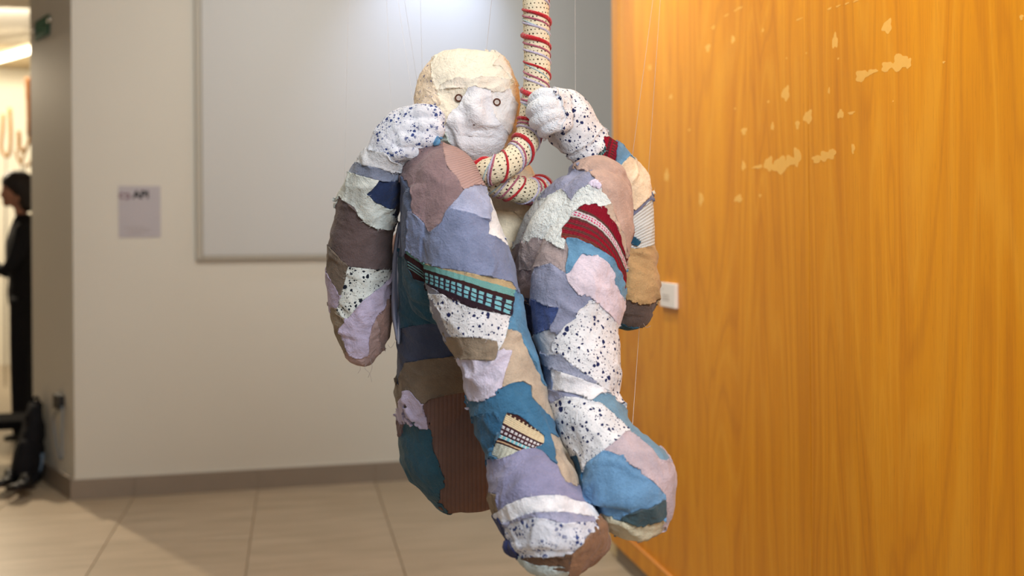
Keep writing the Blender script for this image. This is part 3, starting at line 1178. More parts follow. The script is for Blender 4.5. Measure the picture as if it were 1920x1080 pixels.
SPK = speckled()
SPK_D = speckled((216, 222, 234), (58, 74, 128), 1.0, True)
SPK_B = speckled((214, 220, 216), (30, 36, 48), 1.25)
K_AQUA = knit('aqua_brown_knit', [(0, (196, 178, 140)), (.07, (120, 178, 176)), (.30, (62, 40, 42)), (.46, (134, 200, 212)), (.58, (58, 42, 52)), (.63, (128, 196, 212)), (.75, (58, 42, 52)), (.80, (128, 196, 212)), (.92, (54, 40, 50))],
              [(.46, .58, (52, 44, 60)), (.63, .75, (52, 44, 60)), (.80, .92, (52, 44, 60))], 13)
K_AQUA2 = knit('aqua_brown_knit_fold', [(0, (118, 178, 172)), (.14, (62, 40, 42)), (.40, (52, 44, 56)), (.48, (110, 160, 160)), (.54, (52, 44, 56)), (.64, (110, 160, 160)), (.70, (52, 44, 56)), (.80, (110, 160, 160)), (.86, (60, 36, 40))], [], 8)
K_RED = knit('red_striped_knit', [(0, (142, 26, 46)), (.13, (96, 64, 60)), (.20, (214, 210, 214)), (.25, (212, 70, 120)), (.285, (226, 214, 224)), (.32, (206, 60, 110)), (.355, (204, 206, 204)), (.41, (98, 62, 60)), (.47, (138, 38, 54)), (.56, (104, 58, 58)), (.62, (150, 26, 46)),
                                  (.71, (104, 60, 58)), (.78, (138, 34, 50)), (.86, (112, 62, 54)), (.93, (150, 52, 48))], [(.25, .285, (230, 220, 228)), (.32, .355, (230, 220, 228))], 24)
K_BEAD = knit('beaded_knit', [(0, (70, 44, 44)), (.04, (226, 212, 176)), (.26, (66, 38, 46)), (.31, (222, 222, 226)), (.38, (74, 40, 48)), (.43, (214, 216, 224)), (.50, (66, 38, 46)), (.54, (128, 206, 222)), (.62, (60, 36, 40)), (.68, (220, 186, 150)), (.72, (62, 38, 42)), (.76, (214, 220, 206))],
              [(0, .04, (226, 212, 176)), (.31, .38, (74, 40, 48)), (.43, .50, (74, 40, 48)), (.54, .62, (220, 226, 224))], 10, 0.012)
K_CUFF = knit('aqua_cuff_knit', [(0, (112, 168, 172)), (.5, (66, 92, 100)), (.62, (120, 176, 178))], [(0, 1, (60, 70, 80))], 12)
K_RCUFF = knit('red_cuff_knit', [(0, (164, 28, 56)), (.32, (112, 40, 54)), (.5, (152, 30, 54)), (.62, (96, 56, 56)), (.8, (140, 34, 52))], [(.32, .5, (80, 50, 54)), (.62, .8, (160, 40, 60))], 9)
R_SWEAT = ribbed((172, 146, 142), 1, 26, 0.45)
R_BROWN = ribbed((116, 94, 88), 0, 34, 0.45)
R_WHITE = ribbed((214, 222, 222), 1, 13, 0.3)
WHITE_KNIT = fabric((222, 230, 230), 0.05, 0.8, 0.8)
COTTON = fabric((232, 238, 246), 0.04, 0.7, 1.0)

# -- image-left arm
patch('AL UL', pl(5, (410, 120), (430, 460), (480, 330), (560, 130), (530, -200), (500, 60)), (168, 138, 130))
patch('AL', pl(5, (60, 90), (160, 190), (215, 430), (240, 620), (90, 480), (60, 300)), (140, 126, 106), label='olive cloth patch')
patch('AL', pl(5, (410, 150), (425, 470), (280, 620), (190, 545), (185, 430), (260, 500), (330, 480), (352, 300)), (176, 150, 146))
patch('AL', pl(5, (330, -20), (190, 200), (140, 270), (150, 360), (190, 440), (250, 510), (335, 490), (355, 300), (412, 180), (470, 60), (540, -80), (540, -260), (480, -240)), (190, 180, 206), label='lilac cloth patch', wr=1.6)
patch('AL', pl(3, (-20, 820), (40, 830), (165, 1010), 5, (140, 130), (50, 100), (10, 0)), (176, 164, 188))
patch('AL', pl(3, (0, 600), (60, 600), (220, 750), (200, 850), (165, 1030), (130, 1000), (45, 840), (0, 800)), (112, 100, 88))
patch('AL', pl(3, (195, 772), (390, 792), (520, 805), (500, 880), (450, 930), (300, 1045), 5, (190, 205), (100, 160), (130, 60), (160, -60)), SPK_B, name='speckled_patch', label='white patch with black specks', fray=22)
patch('AL', pl(3, (100, 225), (170, 230), (245, 290), (335, 420), (430, 462), (560, 462), (560, 805), (390, 792), (200, 775), (60, 625), (20, 600), (60, 330)), (100, 86, 86), label='dark brown felt patch')
patch('AL', pl(3, (220, 10), (440, 68), (350, 180), (400, 240), (520, 290), (530, 470), (430, 460), (330, 420), (240, 292), (150, 228), (120, 200), (180, 60)), (208, 216, 212), label='pale mint white patch', wr=1.5)
patch('AL HL TL', pl(3, (345, 180), (440, 68), (560, 62), (640, 50), (640, 250), (600, 310), (500, 290), (400, 240)), (40, 54, 88), label='navy patch')
patch('AL HL', pl(1, (240, 920), (420, 960), (540, 995), (650, 980), (700, 1020), (640, 1060), (560, 1075), (440, 1070), (250, 1022), (180, 1020)), (126, 136, 158), label='slate blue band')
patch('AL HL', pl(1, (340, 800), (372, 832), (480, 842), (600, 930), (650, 937), (645, 985), (540, 995), (420, 960), (290, 940), (230, 940)), (204, 208, 214))
patch('HL', pl(1, (320, 800), (370, 832), (480, 842), (560, 892), (640, 937), (740, 950), (900, 800), (1040, 700), (1040, 480), (740, 400), (520, 480), (330, 740)), SPK_D, name='speckled_patch', label='white cloth hand with blue specks', wr=.7, h=.0018, jag=.7)
patch('HL', pl(1, (860, 775), (890, 718), (950, 702), (1010, 740), (960, 800)), (96, 156, 204), label='sky blue scrap')

# -- image-left leg: seat and thigh
patch('TL', pl(7, (60, 60), (100, 50), (152, 50), (138, 170), (105, 120)), (112, 92, 98))
patch('TL', pl(5, (570, 600), (660, 555), (800, 522), (1000, 498), (1090, 480), (1200, 790), (1000, 812), (860, 840), (810, 890), (740, 880), (640, 960), (560, 960)), (122, 110, 96), label='khaki cloth patch')
patch('TL', pl(5, (805, 890), (860, 840), (1000, 808), (1240, 780), (1340, 1050), 7, (800, 300), (1200, 560), (900, 640), (600, 560), (415, 410), (345, 230), (312, 0), (300, -20)), R_BROWN, label='dark brown ribbed wool patch', wr=.5)
patch('TL', pl(7, (150, 60), (262, 60), (325, 85), (340, 230), (412, 405), (300, 440), (140, 300), (110, 160), (140, 120)), (48, 88, 108), label='dark teal patch')
patch('TL', pl(5, (595, 1000), (605, 950), (640, 860), (672, 775), (705, 775), (805, 905), (845, 1085), (790, 1085), (730, 965), (690, 868), (655, 960), (630, 1040)), (196, 188, 216), label='lilac folded scrap', wr=1.5, h=.005)
patch('TL', pl(5, (560, 275), (650, 275), (820, 232), (945, 228), (1100, 480), (1000, 502), (800, 525), (660, 560), (615, 700), (570, 740), (560, 560)), (72, 82, 108), label='navy slate patch')
patch('TL', pl(3, (640, 640), (700, 800), (830, 900), (860, 1080), 5, (845, 0), (960, 228), (820, 235), (650, 277), (570, 280), (580, 0), 3, (600, 1000), (620, 700)), (46, 86, 108), label='teal patch')
patch('TL SL', pl(3, (560, 50), (650, 45), (725, 190), (720, 330), (712, 420), (680, 640), (650, 700), (600, 700), (580, 400)), (86, 100, 130))  # slate cloth, darkened mostly to put this side's shade into its colour
# -- image-left leg: knee and shin
patch('SL TL', pl(3, (690, 330), (1000, 310), (1110, 178), (1320, 240), (1320, 540), (1469, 610), 4, (100, 480), (160, 700), (200, 830), (250, 1000), (180, 975), (60, 890), 3, (1469, 915), (1130, 825), (830, 752), (680, 652)), (118, 130, 162), label='slate blue cotton patch', wr=1.3)
patch('SL', pl(3, (830, 890), (960, 1000), 5, (1040, 350), (1000, 340), (920, 190), (840, 0)), (150, 154, 172))
patch('SL TL', pl(3, (1010, 312), (1110, 178), (1200, 128), (1280, 138), (1325, 330), (1322, 432), (1200, 370), (1080, 338)), (158, 168, 198))
patch('SL TL', pl(3, (1275, 125), (1345, 240), (1480, 420), (1520, 660), (1380, 562), (1300, 532), (1325, 330)), (226, 230, 234), label='white patch')
patch('SL TL', pl(1, (620, 940), (690, 900), (800, 790), (900, 740), (1010, 740), 3, (980, -160), (1050, 50), (1115, 180), (1010, 305), (945, 430), (875, 508), (838, 450), (715, 330), (725, 200), (690, 80), (640, 30)), (134, 114, 118), label='brown wool patch over the knee', fray=20, h=.004)
patch('SL TL', pl(1, (925, 700), (1020, 735), (1085, 800), (1180, 900), (1280, 1060), 3, (1290, 135), (1195, 122), (1112, 176), (1048, 60), (1000, 0), (960, -100)), R_SWEAT, name='knitted_patch', label='ribbed taupe knit patch', quad=pl(1, (920, 740), (1060, 740), (1300, 1060), (1180, 1130)), wr=.5, h=.0045)
patch('SL', pl(4, (150, 940), (240, 1080), 6, (235, 0), (300, 150), (320, 370), (400, 560), (450, 760), (398, 752), (340, 600), (250, 430), (190, 312), (120, 292), (150, 180), (160, 60)), (88, 138, 174), label='blue strip')
patch('SL', pl(6, (90, 300), (190, 310), (250, 430), (340, 600), (400, 750), (480, 900), (470, 1080), 8, (130, 0), (230, 130), (300, 330), (330, 480), (255, 470), (200, 462), (130, 340), (80, 100), (0, 0), 6, (60, 780), (140, 560), (90, 420)), (184, 170, 152), label='beige cloth patch')
patch('SL TL', pl(3, (672, 650), (690, 645), (740, 695), (830, 750), (818, 830), (835, 895), (780, 885), (740, 872), (690, 790)), K_AQUA2, name='knitted_patch', label='folded end of the aqua and brown knit strip', quad=pl(3, (676, 650), (830, 752), (835, 900), (690, 800)), wr=.3, fray=20, h=.0045)
patch('SL', pl(5, (850, 0), (960, 5), (1080, 70), (1385, 165), 6, (0, 145), (112, 182), (140, 190), (128, 260), (100, 400), 5, (1395, 470), (1390, 390), (1280, 362), (1030, 335), (1000, 300), (960, 160), (900, 60)), SPK, name='speckled_patch', label='white patch with navy specks', fray=22)
patch('SL TL', pl(3, (826, 750), (960, 790), (1130, 825), (1350, 880), (1469, 908), 4, (60, 890), (150, 912), (182, 970), (165, 1080), 6, (152, 188), (112, 184), (0, 147), 5, (1385, 167), (1200, 122), (1080, 70), (960, 5), 3, (960, 1000), (832, 900), (816, 820)), K_AQUA, name='knitted_patch', label='aqua and brown dashed knit strip', quad=pl(3, (826, 745), 4, (182, 955), 6, (150, 200), 3, (830, 912)), wr=.3, fray=30, h=.005)
patch('SL', pl(5, (1000, 340), (1280, 360), (1392, 388), (1402, 440), (1382, 552), (1110, 522), (1040, 480)), (146, 132, 114), label='khaki band')
patch('SL', pl(5, (1060, 510), (1250, 535), (1382, 550), (1405, 458), (1469, 470), 6, (155, 480), (140, 560), (92, 770), (0, 862), 5, (1430, 780), (1400, 830), (1300, 872), (1195, 865), (1100, 600)), (204, 200, 220), label='lilac patch', wr=1.5)
patch('SL', pl(5, (1130, 800), (1210, 868), (1320, 874), (1400, 830), (1440, 772), 6, (100, 770), (180, 728), (250, 718), (310, 760), (320, 850), (430, 980), (520, 1075), 8, (190, 90), (150, 162), (92, 118), (150, 360), (90, 330), (30, 230), 7, (940, 235), (800, 296), (735, 285), (720, 400), (690, 400), (600, 60)), (62, 112, 148), label='blue cotton patch', wr=1.4)
patch('SL', pl(7, (600, 0), (760, -20), (800, 60), (740, 240), (735, 290), (722, 400), (690, 400), (640, 200)), (48, 96, 132))
patch('SL', pl(7, (828, -25), (900, -5), (980, 60), (1072, 140), (1062, 200), (1020, 218), (1000, 235), (940, 237), (880, 272), (800, 297), (742, 262), (790, 120)), K_BEAD, name='knitted_patch', label='cream knit patch with brown and aqua bead rows', quad=pl(7, (828, -25), (1080, 130), (985, 330), (735, 225)), wr=.3, fray=24)
patch('SL', pl(7, (700, 290), (800, 296), (940, 237), (1022, 222), (1080, 270), (1160, 352), 8, (200, 462), (275, 482), (345, 560), (380, 640), (330, 605), (150, 548), 7, (1100, 548), (960, 552), (850, 592), (790, 650), (760, 560), (690, 470)), (138, 140, 174), label='lavender grey patch')
patch('SL', pl(7, (660, 500), (730, 520), (782, 532), (790, 645), (740, 650), (660, 580)), (120, 104, 82))
patch('SL', pl(7, (770, 650), (850, 592), (960, 552), (1100, 548), 8, (150, 546), (330, 602), (380, 640), (385, 700), (200, 662), 7, (1000, 655), (960, 662), (862, 707), (820, 730)), (228, 232, 240), label='white band')
patch('SL', pl(7, (800, 715), (862, 706), (960, 661), (1008, 652), 8, (200, 660), (385, 695), (385, 725), (200, 732), (100, 702), 7, (1000, 682), (900, 702), (845, 745)), (160, 164, 192))
patch('SL', pl(7, (842, 745), (900, 702), (1000, 682), 8, (100, 702), (200, 732), (390, 722), (390, 790), (320, 842), (282, 902), (150, 945), (0, 950), 7, (1000, 950), (950, 955), (868, 862), (845, 790)), SPK_D, name='speckled_patch', label='white toe patch with faint blue specks', wr=1.2)
patch('SL', pl(8, (370, 790), (560, 740), (540, 900), (360, 1040), (230, 1100), (180, 1010), (250, 930), (288, 885), (330, 835)), (140, 106, 80), label='brown burlap sole patch', wr=1.5)
patch('SL', pl(7, (940, 950), (1000, 945), (1224, 930), 8, (150, 938), (250, 940), (235, 1030), (120, 1020), (0, 1005), 7, (1000, 992)), (98, 74, 56))
patch('SL', pl(7, (915, 930), (960, 955), (1010, 990), (1224, 1002), 8, (100, 1015), (230, 1030), (230, 1100), 7, (1040, 1110), (900, 1010)), (196, 212, 214), label='pale aqua rim')
patch('SL', pl(7, (800, 715), (838, 730), (850, 790), (870, 868), (935, 945), (890, 970), (770, 860)), (44, 54, 100), label='navy edge')

# -- between the legs
patch('TO TL TR', pl(4, (120, 640), (200, 800), (260, 1080), 6, (280, 60), (310, 370), (380, 600), (430, 720), (480, 700), (440, 560), (420, 420), (360, 300), (340, 40), (360, 0), (300, -60)), (58, 62, 90), label='dark denim patch')
patch('TO TL TR', pl(4, (140, 740), (200, 802), (405, 785), (392, 870), (345, 960), (340, 1080), 6, (350, 160), (300, 80), (270, 0), 4, (150, 850)), (206, 184, 184), label='pinkish patch')
patch('TL', pl(6, (300, 500), (560, 500), (560, 1080), (400, 1080)), (132, 98, 76))
patch('TO', pl(4, (-160, 180), (0, 185), (250, 250), (400, 260), (420, 480), (280, 440), (180, 350), (0, 330), (-160, 330)), (226, 214, 192), label='cream chest patch')
patch('TO', pl(4, (-160, 330), (20, 332), (180, 350), (300, 450), (260, 520), (190, 740), (110, 640), (-100, 600)), (236, 222, 194), label='pale cream chest patch')

# -- image-right leg
patch('TR SR', pl(2, (690, 1010), (740, 960), (860, 870), (950, 880), (1130, 1060), 4, (1230, 100), (1240, 400), (1130, 750), (1060, 970), (1055, 560), (1010, 500), (1000, 400), (960, 262), (890, 172), (880, 112), (800, 42), (730, 8)), (186, 160, 148), label='mauve taupe patch over the knee', wr=.8)
patch('TR SR', pl(4, (380, 260), (550, 100), (700, 0), (772, 8), (852, 82), (795, 132), (752, 152), (660, 252), (612, 182), (590, 172), (480, 217)), (146, 150, 176), label='slate grey scrap')
patch('TR SR', pl(4, (792, 122), (852, 82), (892, 132), (882, 162), (820, 142)), (222, 212, 234))
patch('TR SR', pl(4, (925, 300), (972, 282), (1005, 400), (1075, 560), (1085, 700), (1050, 610), (1000, 442), (955, 400)), (196, 174, 156))
patch('TR SR', pl(4, (100, 760), (200, 630), (240, 590), (310, 590), (350, 542), (450, 562), (520, 602), (600, 652), (632, 572), (700, 572), (642, 682), (622, 842), (500, 762), (420, 782), (340, 802), (200, 802)), (166, 152, 152), label='taupe grey patch')
patch('TR SR', pl(4, (330, 260), (415, 252), (480, 215), (590, 170), (620, 190), (660, 250), (752, 150), (870, 162), (930, 212), (972, 282), (930, 302), (880, 312), (850, 292), (760, 290), (700, 330), (602, 470), (582, 560), (632, 572), (602, 652), (575, 645), (520, 602), (450, 562), (350, 540), (322, 590), (300, 570), (240, 592), (180, 660), (200, 500), (260, 380)), WHITE_KNIT, name='knitted_patch', label='fluffy white knit patch', wr=.5, jag=1.6, fray=70, h=.0045)
patch('TR SR', pl(4, (622, 560), (700, 560), (800, 600), (880, 650), (960, 720), (1045, 850), (1090, 970), (1080, 1100), (1020, 1000), (960, 800), (850, 700), (740, 680), (640, 842), (615, 832), (640, 660)), (98, 144, 178), label='blue patch', wr=1.3)
patch('TR SR', pl(4, (762, 285), (800, 290), (850, 302), (905, 312), (960, 402), (1000, 442), (1050, 602), (1078, 720), (1075, 980), (1058, 970), (1040, 852), (960, 722), (880, 652), (800, 602), (700, 560), (578, 562), (592, 480), (680, 360)), K_RED, name='knitted_patch', label='red striped knit patch', quad=pl(4, (722, 285), (1085, 705), (1045, 985), (575, 565)), curve=.38, wr=.3, jag=1.4, fray=30, h=.005)
patch('SR TR', pl(4, (375, 790), (420, 778), (500, 760), (622, 842), (640, 922), (702, 992), (775, 1062), 6, (792, 52), (702, 150), (692, 202), (602, 272), (572, 312), (510, 262), (555, 120), (450, 100), (340, 40), 4, (348, 960), (392, 870)), (140, 146, 172), label='slate grey patch', wr=1.2)
patch('SR TR', pl(6, (300, 20), (345, 38), (450, 100), (558, 118), (512, 262), (490, 302), (520, 352), (440, 345), (360, 330), (300, 250)), (62, 80, 132), label='navy triangle')
patch('SR', pl(6, (330, 330), (380, 335), (490, 290), (562, 330), (522, 402), (512, 462), (582, 492), (552, 522), (440, 482)), (200, 200, 206))
patch('SR', pl(6, (400, 480), (450, 500), (592, 492), (652, 562), (802, 682), (932, 792), (842, 742), (510, 610), (440, 580)), (154, 160, 182))
patch('SR', pl(6, (420, 560), (500, 605), (514, 762), (510, 882), (520, 1010), 8, (200, 100), (150, 160), (120, 0), 6, (450, 900)), (104, 120, 152))
patch('SR', pl(6, (508, 602), (842, 740), (942, 802), (882, 822), (832, 872), (720, 832), (600, 792), (516, 762)), (228, 230, 236), label='white band', wr=1.4)
patch('SR', pl(6, (480, 770), (600, 790), (720, 830), (832, 872), (700, 856), (620, 842), (500, 890)), (150, 156, 184))
patch('SR', pl(6, (788, 60), (870, 102), (960, 182), (1030, 270), (1100, 500), (1100, 650), (1060, 900), (1015, 892), (932, 782), (802, 682), (652, 562), (592, 490), (510, 450), (510, 400), (572, 312), (602, 270), (692, 200), (722, 130)), SPK, name='speckled_patch', label='large white patch with navy specks on the shin', fray=24)
patch('SR', pl(4, (738, 682), (768, 690), (850, 702), (942, 772), (962, 852), (1060, 1100), 6, (1075, 100), (1070, 330), (1040, 310), (1010, 262), (962, 182), (872, 100), (748, 0), 4, (702, 992), (640, 922), (622, 872)), (214, 204, 218), label='pale pink patch', wr=.9, h=.005)
patch('SR', pl(6, (830, 872), (882, 820), (942, 818), (1012, 892), (1080, 960), (1200, 1100), 8, (700, 80), (900, 300), (845, 315), (718, 182), (632, 112), (540, -5), 6, (962, 962)), (112, 150, 176), label='blue grey strip')
patch('SR', pl(6, (490, 890), (622, 842), (722, 852), (832, 880), (962, 962), (1062, 1078), 8, (560, 22), (640, 112), (562, 172), (490, 235), (390, 312), (352, 385), (322, 302), (310, 242), (285, 270), (230, 255), (160, 190), (170, 90), (150, 0)), SPK, name='speckled_patch', label='lower white patch with navy specks', fray=22)
patch('SR', pl(8, (620, 115), (722, 185), (848, 308), (1000, 340), (1010, 560), (880, 720), (880, 640), (872, 520), (782, 450), (702, 362), (622, 292), (488, 237), (562, 172)), (184, 172, 182), label='pinkish grey patch')
patch('SR', pl(8, (220, 245), (320, 262), (350, 385), (362, 480), (390, 740), (370, 760), (300, 520), (250, 430)), (48, 96, 132), label='teal ankle patch')
patch('SR', pl(8, (488, 237), (612, 290), (702, 380), (792, 450), (872, 530), (885, 662), (855, 690), (700, 722), (562, 692), (482, 657), (432, 770), (388, 742), (368, 600), (350, 400), (400, 300)), (106, 150, 190), label='blue toe patch', wr=1.6)
patch('SR', pl(8, (870, 560), (884, 655), (850, 690), (700, 722), (590, 690), (660, 640), (790, 610)), (66, 88, 96), label='dark stained toe patch')
patch('SR', pl(8, (430, 770), (482, 655), (570, 700), (702, 730), (852, 684), (880, 700), (780, 790), (640, 810), (470, 800)), (206, 202, 176), label='cream sole strip')

# -- image-right arm and hand
patch('HR', pl(2, (300, 300), (560, 300), (760, 380), (880, 620), (930, 715), (908, 790), (860, 872), (760, 905), (660, 900), (420, 720), (420, 500)), SPK, name='speckled_patch', label='white cloth hand with navy specks', wr=.9)
patch('AR', pl(2, (560, 560), (760, 480), (930, 715), (908, 790), (860, 872), (760, 905), (660, 900)), SPK, name='speckled_patch')
patch('FR', pl(2, (500, 280), (800, 280), (800, 780), (560, 780), (600, 560)), SPK, name='speckled_patch')
patch('FR', pl(2, (240, 280), (470, 280), (520, 420), (610, 560), (560, 640), (500, 780), (240, 780)), COTTON, label='fluffy white cotton fingers', wr=.35, h=.0015, fray=60)
patch('AR HR', pl(2, (660, 900), (720, 912), (830, 882), (912, 792), (928, 830), (882, 892), (790, 952), (730, 985), (660, 980)), K_CUFF, name='knitted_patch', label='aqua knit cuff', quad=pl(2, (700, 900), (915, 780), (935, 840), (730, 990)), wr=.3)
patch('AR HR', pl(2, (905, 725), (960, 720), (1030, 780), (1002, 952), (985, 990), (880, 930), (885, 890), (918, 830)), K_RCUFF, name='knitted_patch', label='dark red knit cuff', quad=pl(2, (910, 720), (870, 900), (985, 960), (1030, 790)), wr=.3)
patch('AR', pl(2, (1020, 770), (1130, 880), (1010, 985), (985, 985), (1002, 950)), (104, 152, 190), label='blue patch')
patch('AR', pl(2, (1110, 880), (1250, 1020), 4, (1230, 0), (1275, 110), (1280, 205), (1182, 312), (1080, 300), (1060, 60), 2, (1010, 985)), (232, 216, 188), label='cream patch', wr=1.4)
patch('AR', pl(4, (1120, 330), (1182, 302), (1290, 190), (1290, 235), (1190, 332), (1130, 380)), (116, 122, 148))
patch('AR', pl(4, (1100, 400), (1185, 332), (1300, 225), (1350, 400), (1340, 600), (1182, 627), (1060, 600)), R_WHITE, label='white ribbed patch', quad=pl(4, (1100, 380), (1300, 220), (1350, 560), (1150, 640)), wr=.4)
patch('AR', pl(4, (1115, 540), (1162, 530), (1212, 575), (1182, 600), (1110, 592)), (40, 88, 116))
patch('AR', pl(4, (1040, 620), (1182, 626), (1340, 598), (1340, 750), (1380, 960), (1295, 1075), (1205, 1085), (1040, 970)), (186, 156, 112), label='tan cloth patch', wr=1.5)
patch('AR', pl(6, (1020, 10), (1060, 15), (1202, 85), (1312, 62), (1360, -40), (1370, 110), (1215, 252), (1120, 252), (1030, 205)), (96, 84, 80), label='dark brown patch')
patch('AR', pl(6, (1020, 205), (1120, 250), (1215, 250), (1180, 340), (1020, 310)), (46, 88, 110), label='teal scrap')

BODY = clothe('body', LOFTS, FP, 0.0040, fabric(SLATE), figure)
BODY.matrix_parent_inverse = Matrix.Translation(figure.location).inverted()

M_thr = fabric((176, 164, 160), 0.1, 0.2)
for q in ([(704, 655, 2.08), (694, 672, 2.07), (698, 688, 2.07), (690, 708, 2.075)], [(690, 676, 2.08), (684, 690, 2.07), (693, 700, 2.07), (697, 716, 2.07)],
          [(674, 684, 2.08), (676, 692, 2.08), (671, 700, 2.085)], [(741, 640, 2.04), (733, 652, 2.04), (727, 646, 2.04)], [(1206, 606, 2.12), (1212, 614, 2.12), (1220, 611, 2.12)]):
    link('loose_thread', mesh_from('loose_thread', *tube_arrays([P(*x) for x in catmull(q, 12)], 0.0004, 5), True), BODY, [M_thr])

# loose striped strip hanging between the arm and the leg
keys = [(750, 418, 2), (748, 450, 6), (746, 500, 10), (745, 545, 10), (744, 590, 8), (746, 620, 5), (747, 645, 2)]
SV, SF = [], []
rows = catmull(keys, 30)
for i, (x, y, w) in enumerate(rows):
    for j in range(9):
        u = j / 8 * 2 - 1
        p = P(x + u * w, y, 2.035 + 0.006 * math.sin(u * 5 + i * 0.35) + 0.01 * u * u)
        SV.append(p)
for i in range(29):
    for j in range(8):
        a = i * 9 + j
        SF.append((a, a + 1, a + 10, a + 9))
sme = mesh_from('loose_strip', SV, SF, True)
uvl = sme.uv_layers.new(name='UVMap')
for lp in sme.loops:
    uvl.data[lp.index].uv = ((lp.vertex_index % 9) / 8, (lp.vertex_index // 9) / 29)
w_ = NT('striped_strip_cloth', 0.9, 0.1)
sx_ = w_.n('ShaderNodeSeparateXYZ', {0: w_.tc.outputs['UV']})
w_.color(w_.ramp(sx_.outputs[0], [(0, srgb(150, 158, 182)), (.3, srgb(98, 108, 132)), (.5, srgb(176, 182, 200)), (.72, srgb(104, 114, 138)), (.88, srgb(206, 208, 216))], 'CONSTANT'))
strip = link('loose_strip', sme, BODY, [w_.m])
strip['label'] = 'grey striped strip of cloth hanging at the hip'
so = strip.modifiers.new('solid', 'SOLIDIFY')
so.thickness = 0.002

# ------------------------------------------------------------------ head
HL = [(99.5, 845, 890), (101, 836, 902), (104, 828, 918), (109, 820, 934), (118, 811, 944), (130, 801, 952), (145, 793, 960), (160, 788, 967), (183, 782, 972), (205, 781, 973), (225, 783, 970), (247, 790, 966), (266, 803, 958), (282, 818, 950), (294, 834, 938), (302, 850, 922), (308, 868, 902)]
hk = [((a + b) / 2, y, (b - a) / 2, 2.15, 0.10 * ((b - a) / 2 / 96) ** 0.75) for y, a, b in HL]
K = catmull(hk, 60)
HV, HF, hsec = [], [], []
R_ = 64
for i, (cx, cy, w, d, h) in enumerate(K):
    c = P(cx, cy, d)
    hwm = w * d / FPX
    hsec.append((c, -UPV, RGT, FWD, hwm, h))
    for k in range(R_):
        a = 2 * math.pi * k / R_
        ca, sa_ = math.cos(a), math.sin(a)
        e = 2 / 2.4
        HV.append(c + RGT * hwm * math.copysign(abs(ca) ** e, ca) + FWD * h * math.copysign(abs(sa_) ** e, sa_))
for i in range(len(K) - 1):
    for k in range(R_):
        k2 = (k + 1) % R_
        HF.append((i * R_ + k, i * R_ + k2, (i + 1) * R_ + k2, (i + 1) * R_ + k))
HF.append(tuple(range(R_ - 1, -1, -1)))
HF.append(tuple((len(K) - 1) * R_ + k for k in range(R_)))


def g2(x, y, cx, cy, sx, sy, rot=0.0):
    c, s = math.cos(rot), math.sin(rot)
    u, v = (x - cx) * c + (y - cy) * s, -(x - cx) * s + (y - cy) * c
    return np.exp(-(u / sx) ** 2 - (v / sy) ** 2)


def sculpt_head(V, N):
    x, y, _ = project_many(V)
    front = np.clip(-(N @ FWD), 0, 1) ** 1.2
    d = np.zeros(len(V))
    brow = 0.0055 / (1 + np.exp((y - (157 + 0.06 * (x - 880))) / 3.0)) * np.exp(-((y - 140) / 34) ** 2)
    d += brow
    d -= 0.006 * g2(x, y, 858, 183, 24, 16)
    d -= 0.006 * g2(x, y, 936, 190, 22, 17)
    nose = 0.015 * g2(x, y, 892, 222, 17, 15) + 0.012 * g2(x, y, 892, 192, 14, 26)
    d += nose
    d -= 0.006 * g2(x, y, 893, 243, 14, 5)
    d += 0.007 * g2(x, y, 852, 225, 26, 9, 0.35) + 0.006 * g2(x, y, 935, 222, 18, 12, -0.3)
    d -= 0.003 * g2(x, y, 888, 254, 30, 6, 0.08)
    d += 0.003 * g2(x, y, 890, 270, 30, 8) + 0.003 * g2(x, y, 892, 293, 26, 10)
    d -= 0.005 * g2(x, y, 850, 205, 8, 18, 0.6)
    return V - (d * front)[:, None] * FWD[None, :]


C_CREAM = fabric((240, 234, 216), 0.06, 0.6)
C_CREAM2 = fabric((240, 232, 212), 0.07, 0.6)
C_PALE = fabric((234, 228, 214), 0.05, 0.5)
C_WHITE = fabric((234, 233, 232), 0.05, 0.5)
C_BLUEW = fabric((230, 232, 238), 0.05, 0.5)
C_PEACH = fabric((238, 214, 178), 0.12, 0.6)
C_SPKL = speckled((242, 224, 200), (110, 112, 150), 0.6)
HP = []


def hpatch(poly, m, **k):
    k.setdefault('wr', 1.3)
    k.setdefault('h', 0.0013)
    k.setdefault('jag', 1.2)
    HP.append(Patch('HD', poly, m, **k))


hpatch(pl(1, (640, 560), (730, 470), (745, 380), (770, 280), (800, 200), (880, 110), (880, 260), (910, 360), (940, 450), (900, 560)), C_SPKL, label='peach cream patch with faint specks')
hpatch(pl(1, (860, 130), (960, 40), (1100, 0), (1400, 40), (1480, 90), 2, (120, 90), (140, 150), (150, 260), (60, 250), 1, (1300, 240), (1180, 250), (1080, 250), (1000, 270), (960, 330), (900, 330), (880, 260)), C_CREAM, label='cream forehead patch', wr=.9)
hpatch(pl(1, (940, 300), (1000, 262), (1080, 240), (1200, 250), (1310, 235), 2, (60, 240), (140, 260), (165, 330), (100, 345), (20, 330), 1, (1330, 340), (1270, 330), (1180, 320), (1080, 320), (980, 340), (930, 370)), C_PALE, label='pale brow patch')
hpatch(pl(1, (1350, 150), (1400, 70), (1470, 90), 2, (130, 100), (190, 200), (220, 330), (250, 480), (160, 480), (170, 330), (130, 220), (60, 150)), C_PALE, label='off white temple patch')
hpatch(pl(1, (880, 560), (940, 450), (910, 370), (930, 340), (990, 330), (1080, 320), (1170, 325), (1165, 370), (1100, 470), (1020, 540), (970, 600), (960, 680), (900, 660)), C_CREAM2, label='yellowish cream patch around the eye')
hpatch(pl(2, (-60, 330), (0, 345), (60, 360), (140, 330), (175, 380), (200, 480), (190, 640), (100, 720), (40, 640), (0, 520), (-40, 480)), C_WHITE, label='white patch around the eye')
